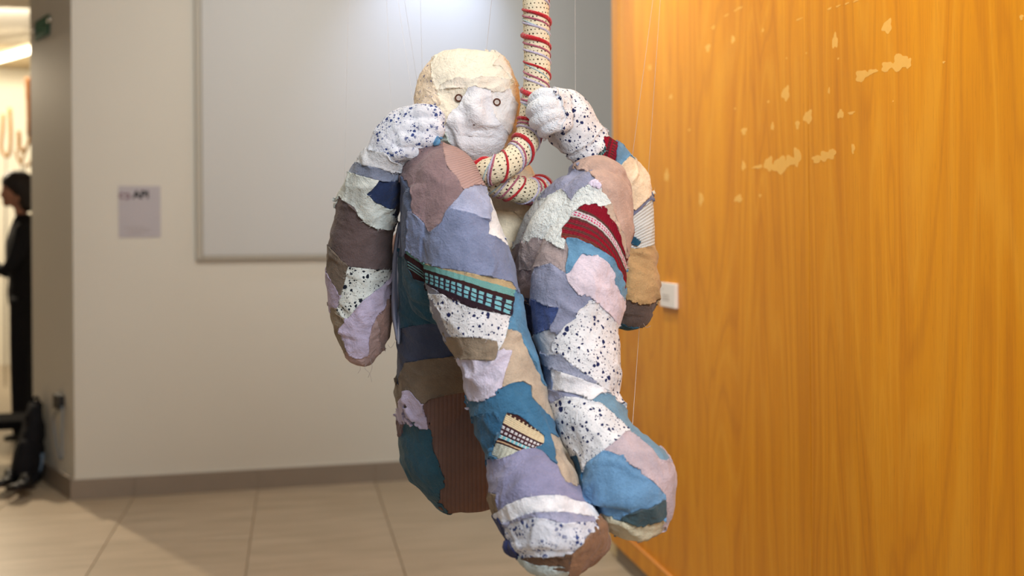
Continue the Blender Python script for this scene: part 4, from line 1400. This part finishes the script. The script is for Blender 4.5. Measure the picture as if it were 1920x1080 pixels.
hpatch(pl(2, (140, 300), (260, 300), (270, 580), (220, 760), (140, 880), (20, 900), (60, 780), (120, 700), (160, 620), (185, 480)), C_PEACH, label='ochre stained jaw patch')
hpatch(pl(1, (1165, 325), (1250, 330), (1330, 340), (1340, 480), (1370, 560), (1440, 640), (1469, 700), (1430, 760), (1390, 880), (1300, 960), (1190, 960), (1080, 850), (1000, 740), (950, 650), (1000, 570), (1100, 470)), C_BLUEW, label='bluish white nose and cheek patch', wr=1.6, h=.002)
hpatch(pl(1, (930, 650), (960, 640), (1010, 730), (1080, 840), (1200, 950), (1150, 1000), (960, 860)), fabric((206, 222, 214), 0.06, 0.5))

HEAD = clothe('head', [('HD', (HV, HF, hsec))], HP, 0.0034, C_CREAM, figure, sculpt_head, 4, 'head', 0.0036, 0.0025, 0.05, 50)
HEAD.matrix_parent_inverse = Matrix.Translation(figure.location).inverted()
dgraph = bpy.context.evaluated_depsgraph_get()
M_btn = plain('button_white', srgb(214, 206, 198), 0.5, 0.2, 0.03, 60)
M_rim = plain('button_rim', srgb(84, 44, 26), 0.45, 0.4, 0.08, 60)
M_hole = plain('button_hole', srgb(70, 48, 40), 0.7, 0.2, 0.05)


def surf(px, py):
    """first cloth surface of the head met by the ray through a photo pixel"""
    d = Vector(P(px, py, 1.0) - CAM).normalized()
    best = None
    for o in [HEAD] + list(HEAD.children):
        ok, loc, nor, _ = o.ray_cast(Vector(CAM), d)
        if ok and (best is None or (loc - Vector(CAM)).length < best[0]):
            best = ((loc - Vector(CAM)).length, loc.copy(), nor.copy())
    return best


for (px, py) in ((860.5, 184), (931.5, 192)):
    hit = surf(px, py)
    loc = hit[1] if hit else Vector(P(px, py, 2.05))
    nrm = (Vector(-FWD) + 0.25 * (hit[2] if hit else Vector(-FWD))).normalized()
    rot = nrm.to_track_quat('Z', 'Y').to_matrix().to_4x4()
    prof = [(0.0, 0.0020), (0.0043, 0.0020), (0.0049, 0.0024), (0.0052, 0.0036), (0.0063, 0.0042), (0.0077, 0.0036), (0.0083, 0.0018), (0.0078, -0.002), (0.0, -0.003)]
    V, F, mi = [], [], []
    n = 24
    for r, z in prof:
        for k in range(n):
            V.append((r * math.cos(2 * math.pi * k / n), r * math.sin(2 * math.pi * k / n), z))
    for i in range(len(prof) - 1):
        for k in range(n):
            F.append((i * n + k, (i + 1) * n + k, (i + 1) * n + (k + 1) % n, i * n + (k + 1) % n))
            mi.append(0 if i < 2 else 1)
    for hx, hy in ((-.0016, -.0016), (.0016, -.0016), (-.0016, .0016), (.0016, .0016)):
        b0 = len(V)
        for k in range(8):
            V.append((hx + .0008 * math.cos(k * math.pi / 4), hy + .0008 * math.sin(k * math.pi / 4), 0.0023))
        V.append((hx, hy, 0.0019))
        for k in range(8):
            F.append((b0 + k, b0 + (k + 1) % 8, b0 + 8))
            mi.append(2)
    me = mesh_from('button_eye', V, F, False)
    for p_, m_ in zip(me.polygons, mi):
        p_.material_index = m_
    bo = link('button_eye', me, HEAD, [M_btn, M_rim, M_hole])
    bo['label'] = 'white button eye with brown rim'
    bo.matrix_local = Matrix.Translation(loc + nrm * 0.002) @ rot
hit = surf(889, 234)
if hit:
    nh = link('nostril_hole', box_mesh('nostril_hole', (-.0022, -.0012, -.001), (.0022, .0012, .0008), .0006), HEAD, [M_hole])
    nh.matrix_local = Matrix.Translation(hit[1]) @ Vector(-FWD).to_track_quat('Z', 'Y').to_matrix().to_4x4()

# ------------------------------------------------------------------ crocheted rope
rope_keys = [(1000, -1010, 2.06), (1001, -500, 2.06), (1003, -60, 2.055), (1004.5, 0, 2.05), (1006, 70, 2.05), (1007, 130, 2.05), (1004, 175, 2.05), (998, 215, 2.045), (991, 255, 2.03), (974, 287, 2.005), (948, 309, 1.985), (922, 320, 1.985), (902, 326, 2.01),
             (884, 332, 2.08), (880, 338, 2.18), (905, 342, 2.27), (955, 346, 2.285), (1000, 350, 2.25), (1014, 354, 2.17), (1000, 359, 2.085), (975, 356, 2.045), (945, 348, 2.035), (918, 340, 2.04), (902, 334, 2.06)]
RP = catmull(rope_keys, 260)
rpts = np.array([P(a, b, d) for a, b, d in RP])
seglen = np.r_[0, np.cumsum(np.linalg.norm(np.diff(rpts, axis=0), axis=1))]
# resample evenly
NR = 640
sl = np.linspace(0, seglen[-1], NR)
rpts = np.stack([np.interp(sl, seglen, rpts[:, k]) for k in range(3)], 1)
rope = empty('crocheted_rope', tuple(P(1000, -1010, 2.06)), 'thick cream crocheted rope wound with red yarn, hanging from above beside the head', 'rope')
RAD = 0.0268
tang = np.gradient(rpts, axis=0)
tang /= np.linalg.norm(tang, axis=1)[:, None]
side = np.zeros_like(rpts)
s = np.cross(tang[0], FWD)
for i in range(NR):
    if i:
        s = s - tang[i] * (s @ tang[i])
    s /= np.linalg.norm(s)
    side[i] = s
bin_ = np.cross(tang, side)
n = 32
V, F = [], []
for i in range(NR):
    end = min(1.0, ((NR - 1 - i) / 8.0 + 0.02)) ** 0.5
    for k in range(n):
        a = 2 * math.pi * k / n
        r = RAD * end * (1 + 0.025 * mnoise.noise(Vector(rpts[i] * 40)) + 0.012 * math.sin(sl[i] * 700))
        V.append(rpts[i] + r * (math.cos(a) * side[i] + math.sin(a) * bin_[i]))
for i in range(NR - 1):
    for k in range(n):
        F.append((i * n + k, i * n + (k + 1) % n, (i + 1) * n + (k + 1) % n, (i + 1) * n + k))
F.append(tuple(range(n)))
F.append(tuple((NR - 1) * n + k for k in range(n))[::-1])
rme = mesh_from('crochet_sleeve', V, F, True)
uvl = rme.uv_layers.new(name='UVMap')
uvs = []
for p_ in rme.polygons:
    vs = [rme.loops[l].vertex_index for l in p_.loop_indices]
    if len(vs) > 4:
        uvs += [(0, 0)] * len(vs)
        continue
    ks = [v % n for v in vs]
    wrap = max(ks) - min(ks) > n / 2
    for v, k in zip(vs, ks):
        uvs.append(((k + (n if wrap and k < n / 2 else 0)) / n, sl[v // n]))
uvl.data.foreach_set('uv', np.array(uvs, np.float32).ravel())
w_ = NT('crochet_cotton', 0.95, 0.1)
sx_ = w_.n('ShaderNodeSeparateXYZ', {0: w_.tc.outputs['UV']})
rowh = 0.0088
vv = w_.math('DIVIDE', sx_.outputs[1], rowh)
row = w_.math('FLOOR', vv)
uo = w_.math('ADD', w_.math('MULTIPLY', sx_.outputs[0], 20.0), w_.math('MULTIPLY', row, 0.5))
fu = w_.math('SUBTRACT', w_.math('FRACT', uo), 0.5)
fv = w_.math('SUBTRACT', w_.math('FRACT', vv), 0.5)
nzr = w_.noise(w_.tc.outputs['Object'], 60, 2)
dd = w_.math('SQRT', w_.math('ADD', w_.math('MULTIPLY', fu, fu), w_.math('MULTIPLY', w_.math('MULTIPLY', fv, fv), 1.1)))
lim = w_.math('ADD', w_.math('MULTIPLY', nzr.outputs[0], 0.34), -0.01)
hole = w_.math('SUBTRACT', 1.0, w_.smooth(w_.math('SUBTRACT', dd, lim), -0.08, 0.05))
fz = w_.noise(w_.tc.outputs['Object'], 300, 3, 0.7)
ck = w_.mix(fz.outputs[0], srgb(240, 232, 206), srgb(224, 213, 182))
w_.color(w_.mix(hole, ck, srgb(70, 58, 50)))
w_.bump(w_.math('ADD', w_.math('MULTIPLY', hole, -2.0), fz.outputs[0]), 0.8, 0.003)
RINV = Matrix.Translation(rope.location).inverted()
o = link('crochet_sleeve', rme, rope, [w_.m])
o.matrix_parent_inverse = RINV


def yarn(c, pitch, phase, r, lab, i0=0, i1=NR - 10, lift=0.25, jitter=0.5, thick=None):
    pts, rad = [], []
    L = sl[i0]
    steps = int((sl[i1 - 1] - sl[i0]) / 0.0018)
    for j in range(steps):
        x = sl[i0] + (sl[i1 - 1] - sl[i0]) * j / steps
        ang = phase - 2 * math.pi * (x / pitch + jitter * 0.35 * mnoise.noise(Vector((x * 9, phase, 0))))
        c0 = np.array([np.interp(x, sl, rpts[:, k]) for k in range(3)])
        s0 = np.array([np.interp(x, sl, side[:, k]) for k in range(3)])
        b0 = np.array([np.interp(x, sl, bin_[:, k]) for k in range(3)])
        rr_ = r * (1.0 if thick is None else (0.55 + thick * max(0, mnoise.noise(Vector((x * 14, phase * 3, 5))) + 0.25)))
        pts.append(c0 + (RAD + rr_ * lift) * (math.cos(ang) * s0 + math.sin(ang) * b0))
        rad.append(rr_)
    m = fabric(c, 0.12, 0.6, 0.8)
    V, F = tube_arrays(pts, rad, 7)
    o = link('yarn', mesh_from('yarn', V, F, True), rope, [m])
    o['label'] = lab
    o.matrix_parent_inverse = RINV


yarn((186, 30, 42), 0.058, 0.4, 0.0043, 'thick red yarn', thick=1.1)
yarn((176, 96, 116), 0.058, 2.3, 0.0021, 'thin mauve yarn')
yarn((192, 186, 212), 0.058, 3.1, 0.0023, 'pale lilac yarn')
yarn((178, 208, 214), 0.087, 4.9, 0.0013, 'thin pale blue yarn')

# ------------------------------------------------------------------ nylon threads
M_nylon = NT('nylon_line', 0.25, 0.6)
M_nylon.color(srgb(226, 226, 226))
M_nylon = M_nylon.m
for (x0, y0, d0, x1, y1, d1, lab) in [
        (654, -40, 2.16, 645, 372, 2.05, 'fine nylon line reaching down to the upper arm at the left, leftmost of the lines'),
        (723, -40, 2.16, 734, 226, 2.0, 'fine nylon line ending at the cloth hand beside the head'),
        (740, -40, 2.2, 776, 203, 2.0, 'fine slanting nylon line ending at the knuckles beside the head, lower of a close pair'),
        (752, -40, 2.2, 786, 178, 2.13, 'fine slanting nylon line touching the head edge above the cloth hand'),
        (787, -40, 2.2, 792, 146, 2.15, 'fine nylon line meeting the upper left edge of the head'),
        (926, -40, 2.1, 911, 104, 2.15, 'fine nylon line running to the crown of the head'),
        (1078, -40, 2.1, 1079, 186, 2.03, 'fine nylon line dropping to the hand that holds the rope'),
        (1232, -60, 2.2, 1184, 306, 2.08, 'fine nylon line in front of the orange wood reaching the forearm, left of two'),
        (1242, -60, 2.2, 1213, 364, 2.12, 'fine nylon line in front of the orange wood reaching the upper sleeve, right of two'),
        (1200, 596, 2.15, 1185, 810, 1.83, 'fine nylon line between the elbow and the shin beside the wooden wall')]:
    a, b = P(x0, y0, d0), P(x1, y1, d1)
    if y0 < 0:     # carry the line on up to the ceiling
        t = (3.2 - b[2]) / (a[2] - b[2])
        a = b + (a - b) * t
    tag(tube('nylon_line', [tuple(a), tuple((a + b) / 2), tuple(b)], 0.00035, M_nylon, None, 5), lab, 'thread', 'nylon lines holding the figure')

# ------------------------------------------------------------------ side room
M_tube = bpy.data.materials.new('lamp_tube_glow')
M_tube.use_nodes = True
bt = M_tube.node_tree.nodes['Principled BSDF']
bt.inputs['Emission Color'].default_value = (1.0, 0.86, 0.62, 1)
bt.inputs['Emission Strength'].default_value = 6.0
M_lampbody = plain('lamp_body', srgb(190, 176, 150), 0.5, 0.3, 0.03)
ta, tb = P(-60, 127, 9.6), P(74, 89, 9.2)
zt = 3.12
lampo = empty('ceiling_tube_lamp', tuple((ta + tb) / 2), 'glowing tube lamp under the ceiling of the bright side room', 'lamp')
o = tube('glow_tube', [tuple(ta), tuple(tb)], 0.032, M_tube, None, 12)
sub(o, lampo)
dz = np.array([0, 0, 0.055])
V, F = tube_arrays([ta + dz, tb + dz], 0.03, 4)
sub(link('lamp_housing', mesh_from('lamp_housing', V, F), None, [M_lampbody]), lampo)
M_beam = plain('beam_paint', srgb(206, 186, 150), 0.8, 0.2, 0.03)
structure(box('trim_2', (-6.0, 10.72, 3.02), (-1.5, 10.98, 3.2), M_beam), 'beam under the ceiling of the side room', 'beam')

M_branch = plain('golden_wood', srgb(176, 124, 54), 0.55, 0.3, 0.2, 30, 0.2)
M_brown = plain('brown_wood', srgb(150, 92, 40), 0.5, 0.3, 0.15, 20, 0.2)
M_rod = plain('rod_metal', srgb(120, 110, 96), 0.4, 0.4, 0.05)


def branch(name, label, pieces, rod, mat):
    b = P(*rod[-1])
    e = empty(name, tuple(b), label, 'sculpture', 'carved branch forks')
    for nm, m, pts, r in pieces:
        k = catmull([(x, y, d) for x, y, d in pts], 18)
        ps = [P(*q) for q in k]
        rad = [r * (1 + 0.16 * mnoise.noise(Vector((i * 0.7, r * 90, 0)))) for i in range(18)]
        V, F = tube_arrays(ps, rad, 9)
        sub(link(nm, mesh_from(nm, V, F, True), None, [m]), e)
    V, F = tube_arrays([P(*q) for q in rod], 0.006, 6)
    sub(link('rod', mesh_from('rod', V, F, True), None, [M_rod]), e)


branch('forked_branch', 'golden two-pronged branch fork standing at the far left of the side room',
       [('prong', M_branch, [(6, 214, 8.4), (5, 245, 8.4), (2, 276, 8.4), (8, 290, 8.4), (12, 294, 8.4)], .013),
        ('prong', M_branch, [(18, 202, 8.4), (20, 240, 8.4), (20, 275, 8.4), (16, 291, 8.4), (12, 294, 8.4)], .014)], [(11, 292, 8.4), (10, 470, 8.4), (10, 726, 8.4)], M_branch)
branch('forked_branch', 'thick brown carved branch with a golden curl beside the grey wall end',
       [('shaft', M_brown, [(52, 146, 8.2), (53, 175, 8.2), (55, 215, 8.2), (55, 254, 8.2)], .021),
        ('curl', M_branch, [(55, 252, 8.2), (53, 270, 8.2), (44, 283, 8.2), (38, 278, 8.2)], .012),
        ('curl', M_branch, [(57, 258, 8.2), (62, 280, 8.2), (58, 305, 8.2), (46, 312, 8.2)], .012)], [(46, 311, 8.2), (46, 500, 8.2), (46, 733, 8.2)], M_brown)
branch('forked_branch', 'golden forked branch with a stub, between the two-pronged fork and the thick brown branch',
       [('prong', M_branch, [(35, 246, 8.5), (36, 262, 8.5), (36, 276, 8.5), (42, 284, 8.5)], .017),
        ('prong', M_branch, [(30, 282, 8.5), (33, 296, 8.5), (40, 308, 8.5)], .011),
        ('prong', M_branch, [(54, 262, 8.5), (50, 278, 8.5), (44, 292, 8.5), (40, 308, 8.5)], .011)], [(40, 307, 8.5), (39, 500, 8.5), (39, 722, 8.5)], M_branch)

# person standing in profile behind the wall end
M_cloth_b = plain('black_clothes', srgb(22, 21, 23), 0.9, 0.15, 0.2, 20, 0.1)
M_hair = plain('dark_hair', srgb(30, 23, 20), 0.6, 0.3, 0.25, 60, 0.2)
M_skin = plain('skin', srgb(150, 104, 82), 0.6, 0.3, 0.05)
M_shoe = plain('black_leather', srgb(18, 17, 18), 0.4, 0.4, 0.1)
PD = 6.25
person = empty('person', tuple(P(40, 822, PD)), 'dark-haired person in black clothes standing in profile behind the wall end', 'person')
PL = []


def plimb(keys, c0=0, c1=0, n=20):
    PL.append(loft([(x, y, w, PD + dd, h) for x, y, w, dd, h in keys], n, 24, c0, c1))


plimb([(44, 405, 15, 0, .07), (46, 425, 24, 0, .15), (46, 455, 31, 0, .19), (47, 490, 31, 0, .18), (47, 522, 28, 0, .16), (47, 545, 30, 0, .17), (47, 570, 28, 0, .16)], 4, 10)
plimb([(44, 560, 24, -.09, .10), (40, 640, 20, -.09, .085), (38, 700, 17, -.09, .07), (38, 765, 15, -.09, .06), (38, 812, 13, -.09, .05)], 5, 3)
plimb([(48, 560, 24, .09, .10), (48, 640, 20, .09, .085), (49, 700, 17, .09, .07), (50, 765, 15, .09, .06), (50, 812, 13, .09, .05)], 5, 3)
plimb([(44, 425, 14, -.19, .05), (36, 460, 14, -.21, .05), (24, 490, 12, -.22, .042), (8, 506, 10, -.2, .036), (-12, 498, 9, -.17, .03)], 8, 5)
plimb([(50, 425, 14, .19, .05), (48, 465, 14, .21, .05), (40, 500, 12, .2, .042), (20, 512, 10, .16, .036), (0, 508, 9, .12, .03)], 8, 5)
V, T = remesh([(a, b) for a, b, _ in PL], 0.012, 3)
body_p = sub(link('clothed_body', mesh_from('clothed_body', V, T, True), None, [M_cloth_b]), person)
PL = []
plimb([(40, 402, 11, 0, .05), (38, 385, 11, 0, .05)], 2, 2, 8)
plimb([(36, 336, 22, 0, .065), (33, 350, 26, 0, .072), (31, 364, 25, 0, .07), (28, 376, 20, 0, .058), (24, 384, 13, 0, .045)], 9, 4)
plimb([(10, 356, 4, 0, .014), (5, 364, 5, 0, .016), (6, 369, 4.5, 0, .016)], 3, 3, 8)
plimb([(9, 375, 4, 0, .02), (10, 380, 5, 0, .022), (14, 384, 6, 0, .026)], 2, 2, 8)
V, T = remesh([(a, b) for a, b, _ in PL], 0.007, 2)
head_p = sub(link('head', mesh_from('head', V, T, True), None, [M_skin]), person)
PL = []
plimb([(37, 329, 22, 0, .075), (36, 338, 29, 0, .086), (41, 350, 27, 0, .088), (47, 364, 21, 0, .084), (51, 378, 17, 0, .078), (53, 392, 13, 0, .065)], 9, 5)
plimb([(14, 330, 7, -.01, .055), (10, 341, 7, 0, .06), (12, 350, 5, 0, .055)], 3, 2, 10)
V, T = remesh([(a, b) for a, b, _ in PL], 0.008, 2)
V = V + np.array([0.004 * Vector(mnoise.noise_vector(Vector(v * 40))) for v in V])
hair_p = sub(link('hair', mesh_from('hair', V, T, True), None, [M_hair]), person)
PL = []
plimb([(33, 369, 4, -.07, .012), (33, 376, 3.5, -.07, .012)], 3, 2, 8)
V, T = remesh([(a, b) for a, b, _ in PL], 0.005, 1)
sub(link('ear', mesh_from('ear', V, T, True), None, [M_skin]), person)
for dd, cx in ((-.09, 30), (.09, 42)):
    PL = []
    plimb([(cx + 14, 816, 9, dd, .045), (cx, 819, 8, dd, .045), (cx - 16, 822, 6, dd, .04)], 5, 6, 10)
    V, T = remesh([(a, b) for a, b, _ in PL], 0.008, 2)
    sub(link('shoe', mesh_from('shoe', V, T, True), None, [M_shoe]), person)
for k_, (x0, y0, dd) in enumerate(((-14, 497, -.17), (-2, 508, .12))):
    pieces = [loft([(x0 + 2, y0, 8, PD + dd, .03), (x0 - 8, y0 + 2, 9, PD + dd, .022), (x0 - 16, y0 + 4, 8, PD + dd, .02)], 8, 14, 2, 2)[:2]]
    for f_ in range(4):
        pieces.append(loft([(x0 - 15, y0 - 3 + f_ * 4, 2.6, PD + dd, .009), (x0 - 23 + abs(f_ - 1.4), y0 + f_ * 4, 2.4, PD + dd, .008), (x0 - 28 + 1.5 * abs(f_ - 1.4), y0 + 6 + f_ * 3.4, 2, PD + dd, .007)], 8, 10, 1, 1)[:2])
    pieces.append(loft([(x0 - 3, y0 - 5, 3, PD + dd - .02, .01), (x0 - 11, y0 - 9, 2.8, PD + dd - .03, .009), (x0 - 17, y0 - 7, 2.2, PD + dd - .03, .008)], 8, 10, 1, 1)[:2])
    V, T = remesh(pieces, 0.0055, 1)
    sub(link('hand', mesh_from('hand', V, T, True), None, [M_skin]), person)

# low stool, backpack and boots by the wall end
sc = on_plane(22, 872, 2, 0.0)
stool = empty('low_stool', tuple(sc), 'low black stool with thin metal legs beside the black bag at the left edge', 'stool')
zs = 0.255
M_seat = plain('black_seat', srgb(14, 13, 14), 0.9, 0.05, 0.1)
sub(link('seat', box_mesh('seat', (sc[0] - .20, sc[1] - .14, zs - .03), (sc[0] + .17, sc[1] + .16, zs + .02), .015, 3), None, [M_seat]), stool)
for sx, sy in ((-.17, -.11), (.14, -.11), (-.17, .13), (.14, .13)):
    sub(tube('leg', [(sc[0] + sx * .9, sc[1] + sy * .9, zs - .03), (sc[0] + sx, sc[1] + sy, 0.0)], .009, M_rod if False else M_dark, None, 8), stool)
bc = on_plane(56, 906, 2, 0.0)
bag = empty('backpack', tuple(bc), 'slumped black backpack on the floor against the splayed wall end', 'bag')


def blob(name, pieces, voxel, mat, parent, rough=0.006):
    V, T = remesh(pieces, voxel, 3)
    N_ = vnormals(V, T)
    V = V + N_ * np.array([rough * (mnoise.noise(Vector(v * 18)) + .6 * mnoise.noise(Vector(v * 45))) for v in V])[:, None]
    V[:, 2] = np.maximum(V[:, 2], 0.001)
    o = link(name, mesh_from(name, V, T, True), None, [mat])
    return sub(o, parent) if parent is not None else o


DB = 5.28
blob('pack_body', [loft([(66, 762, 12, DB, .07), (64, 790, 17, DB, .10), (58, 830, 23, DB, .12), (52, 870, 28, DB, .13), (50, 896, 27, DB, .12)], 20, 24, 8, 6)[:2]], .011, M_cloth_b, bag, .010)
blob('front_pocket', [loft([(50, 830, 14, DB - .11, .04), (46, 862, 19, DB - .12, .05), (44, 890, 18, DB - .12, .045)], 14, 20, 6, 4)[:2]], .009, M_cloth_b, bag, .006)
sub(tube('carry_loop', [tuple(P(*q)) for q in catmull([(60, 760, DB), (62, 748, DB), (70, 745, DB), (74, 757, DB)], 10)], .008, M_cloth_b, None, 7), bag)
M_blue = plain('blue_grey_strap', srgb(96, 112, 128), 0.7, 0.2, 0.1)
sub(tube('strap', [tuple(P(*q)) for q in catmull([(80, 850, DB - .03), (78, 866, DB - .04), (73, 884, DB - .05)], 10)], .010, M_blue, None, 7), bag)
for k, (cx, cy, dd, lab) in enumerate(((10, 898, 5.12, 'left one of two black boots on the floor in front of the stool'), (40, 905, 5.02, 'right one of two black boots on the floor beside the backpack'))):
    bt_ = empty('boot', tuple(P(cx, cy + 12, dd)), lab, 'boot', 'pair of black boots')
    blob('upper', [loft([(cx + 8, cy - 16, 8, dd + .04, .04), (cx + 7, cy - 4, 9, dd + .03, .045), (cx + 2, cy + 3, 10, dd, .05)], 12, 20, 2, 4)[:2],
                   loft([(cx + 8, cy + 4, 8, dd + .03, .045), (cx - 6, cy + 7, 7, dd - .05, .045), (cx - 16, cy + 9, 6, dd - .1, .04)], 12, 20, 4, 5)[:2]], .008, M_shoe, bt_, .004)
    V, F, _ = loft([(cx + 14, cy + 11, 3, dd + .03, .045), (cx - 4, cy + 13, 3, dd - .05, .045), (cx - 18, cy + 14, 3, dd - .1, .04)], 8, 16, 1, 1)
    V = [np.array([v[0], v[1], max(v[2], 0.001)]) for v in V]
    sub(link('sole', mesh_from('sole', V, F), None, [plain('boot_sole', srgb(58, 44, 36), 0.7, 0.2, 0.1)]), bt_)
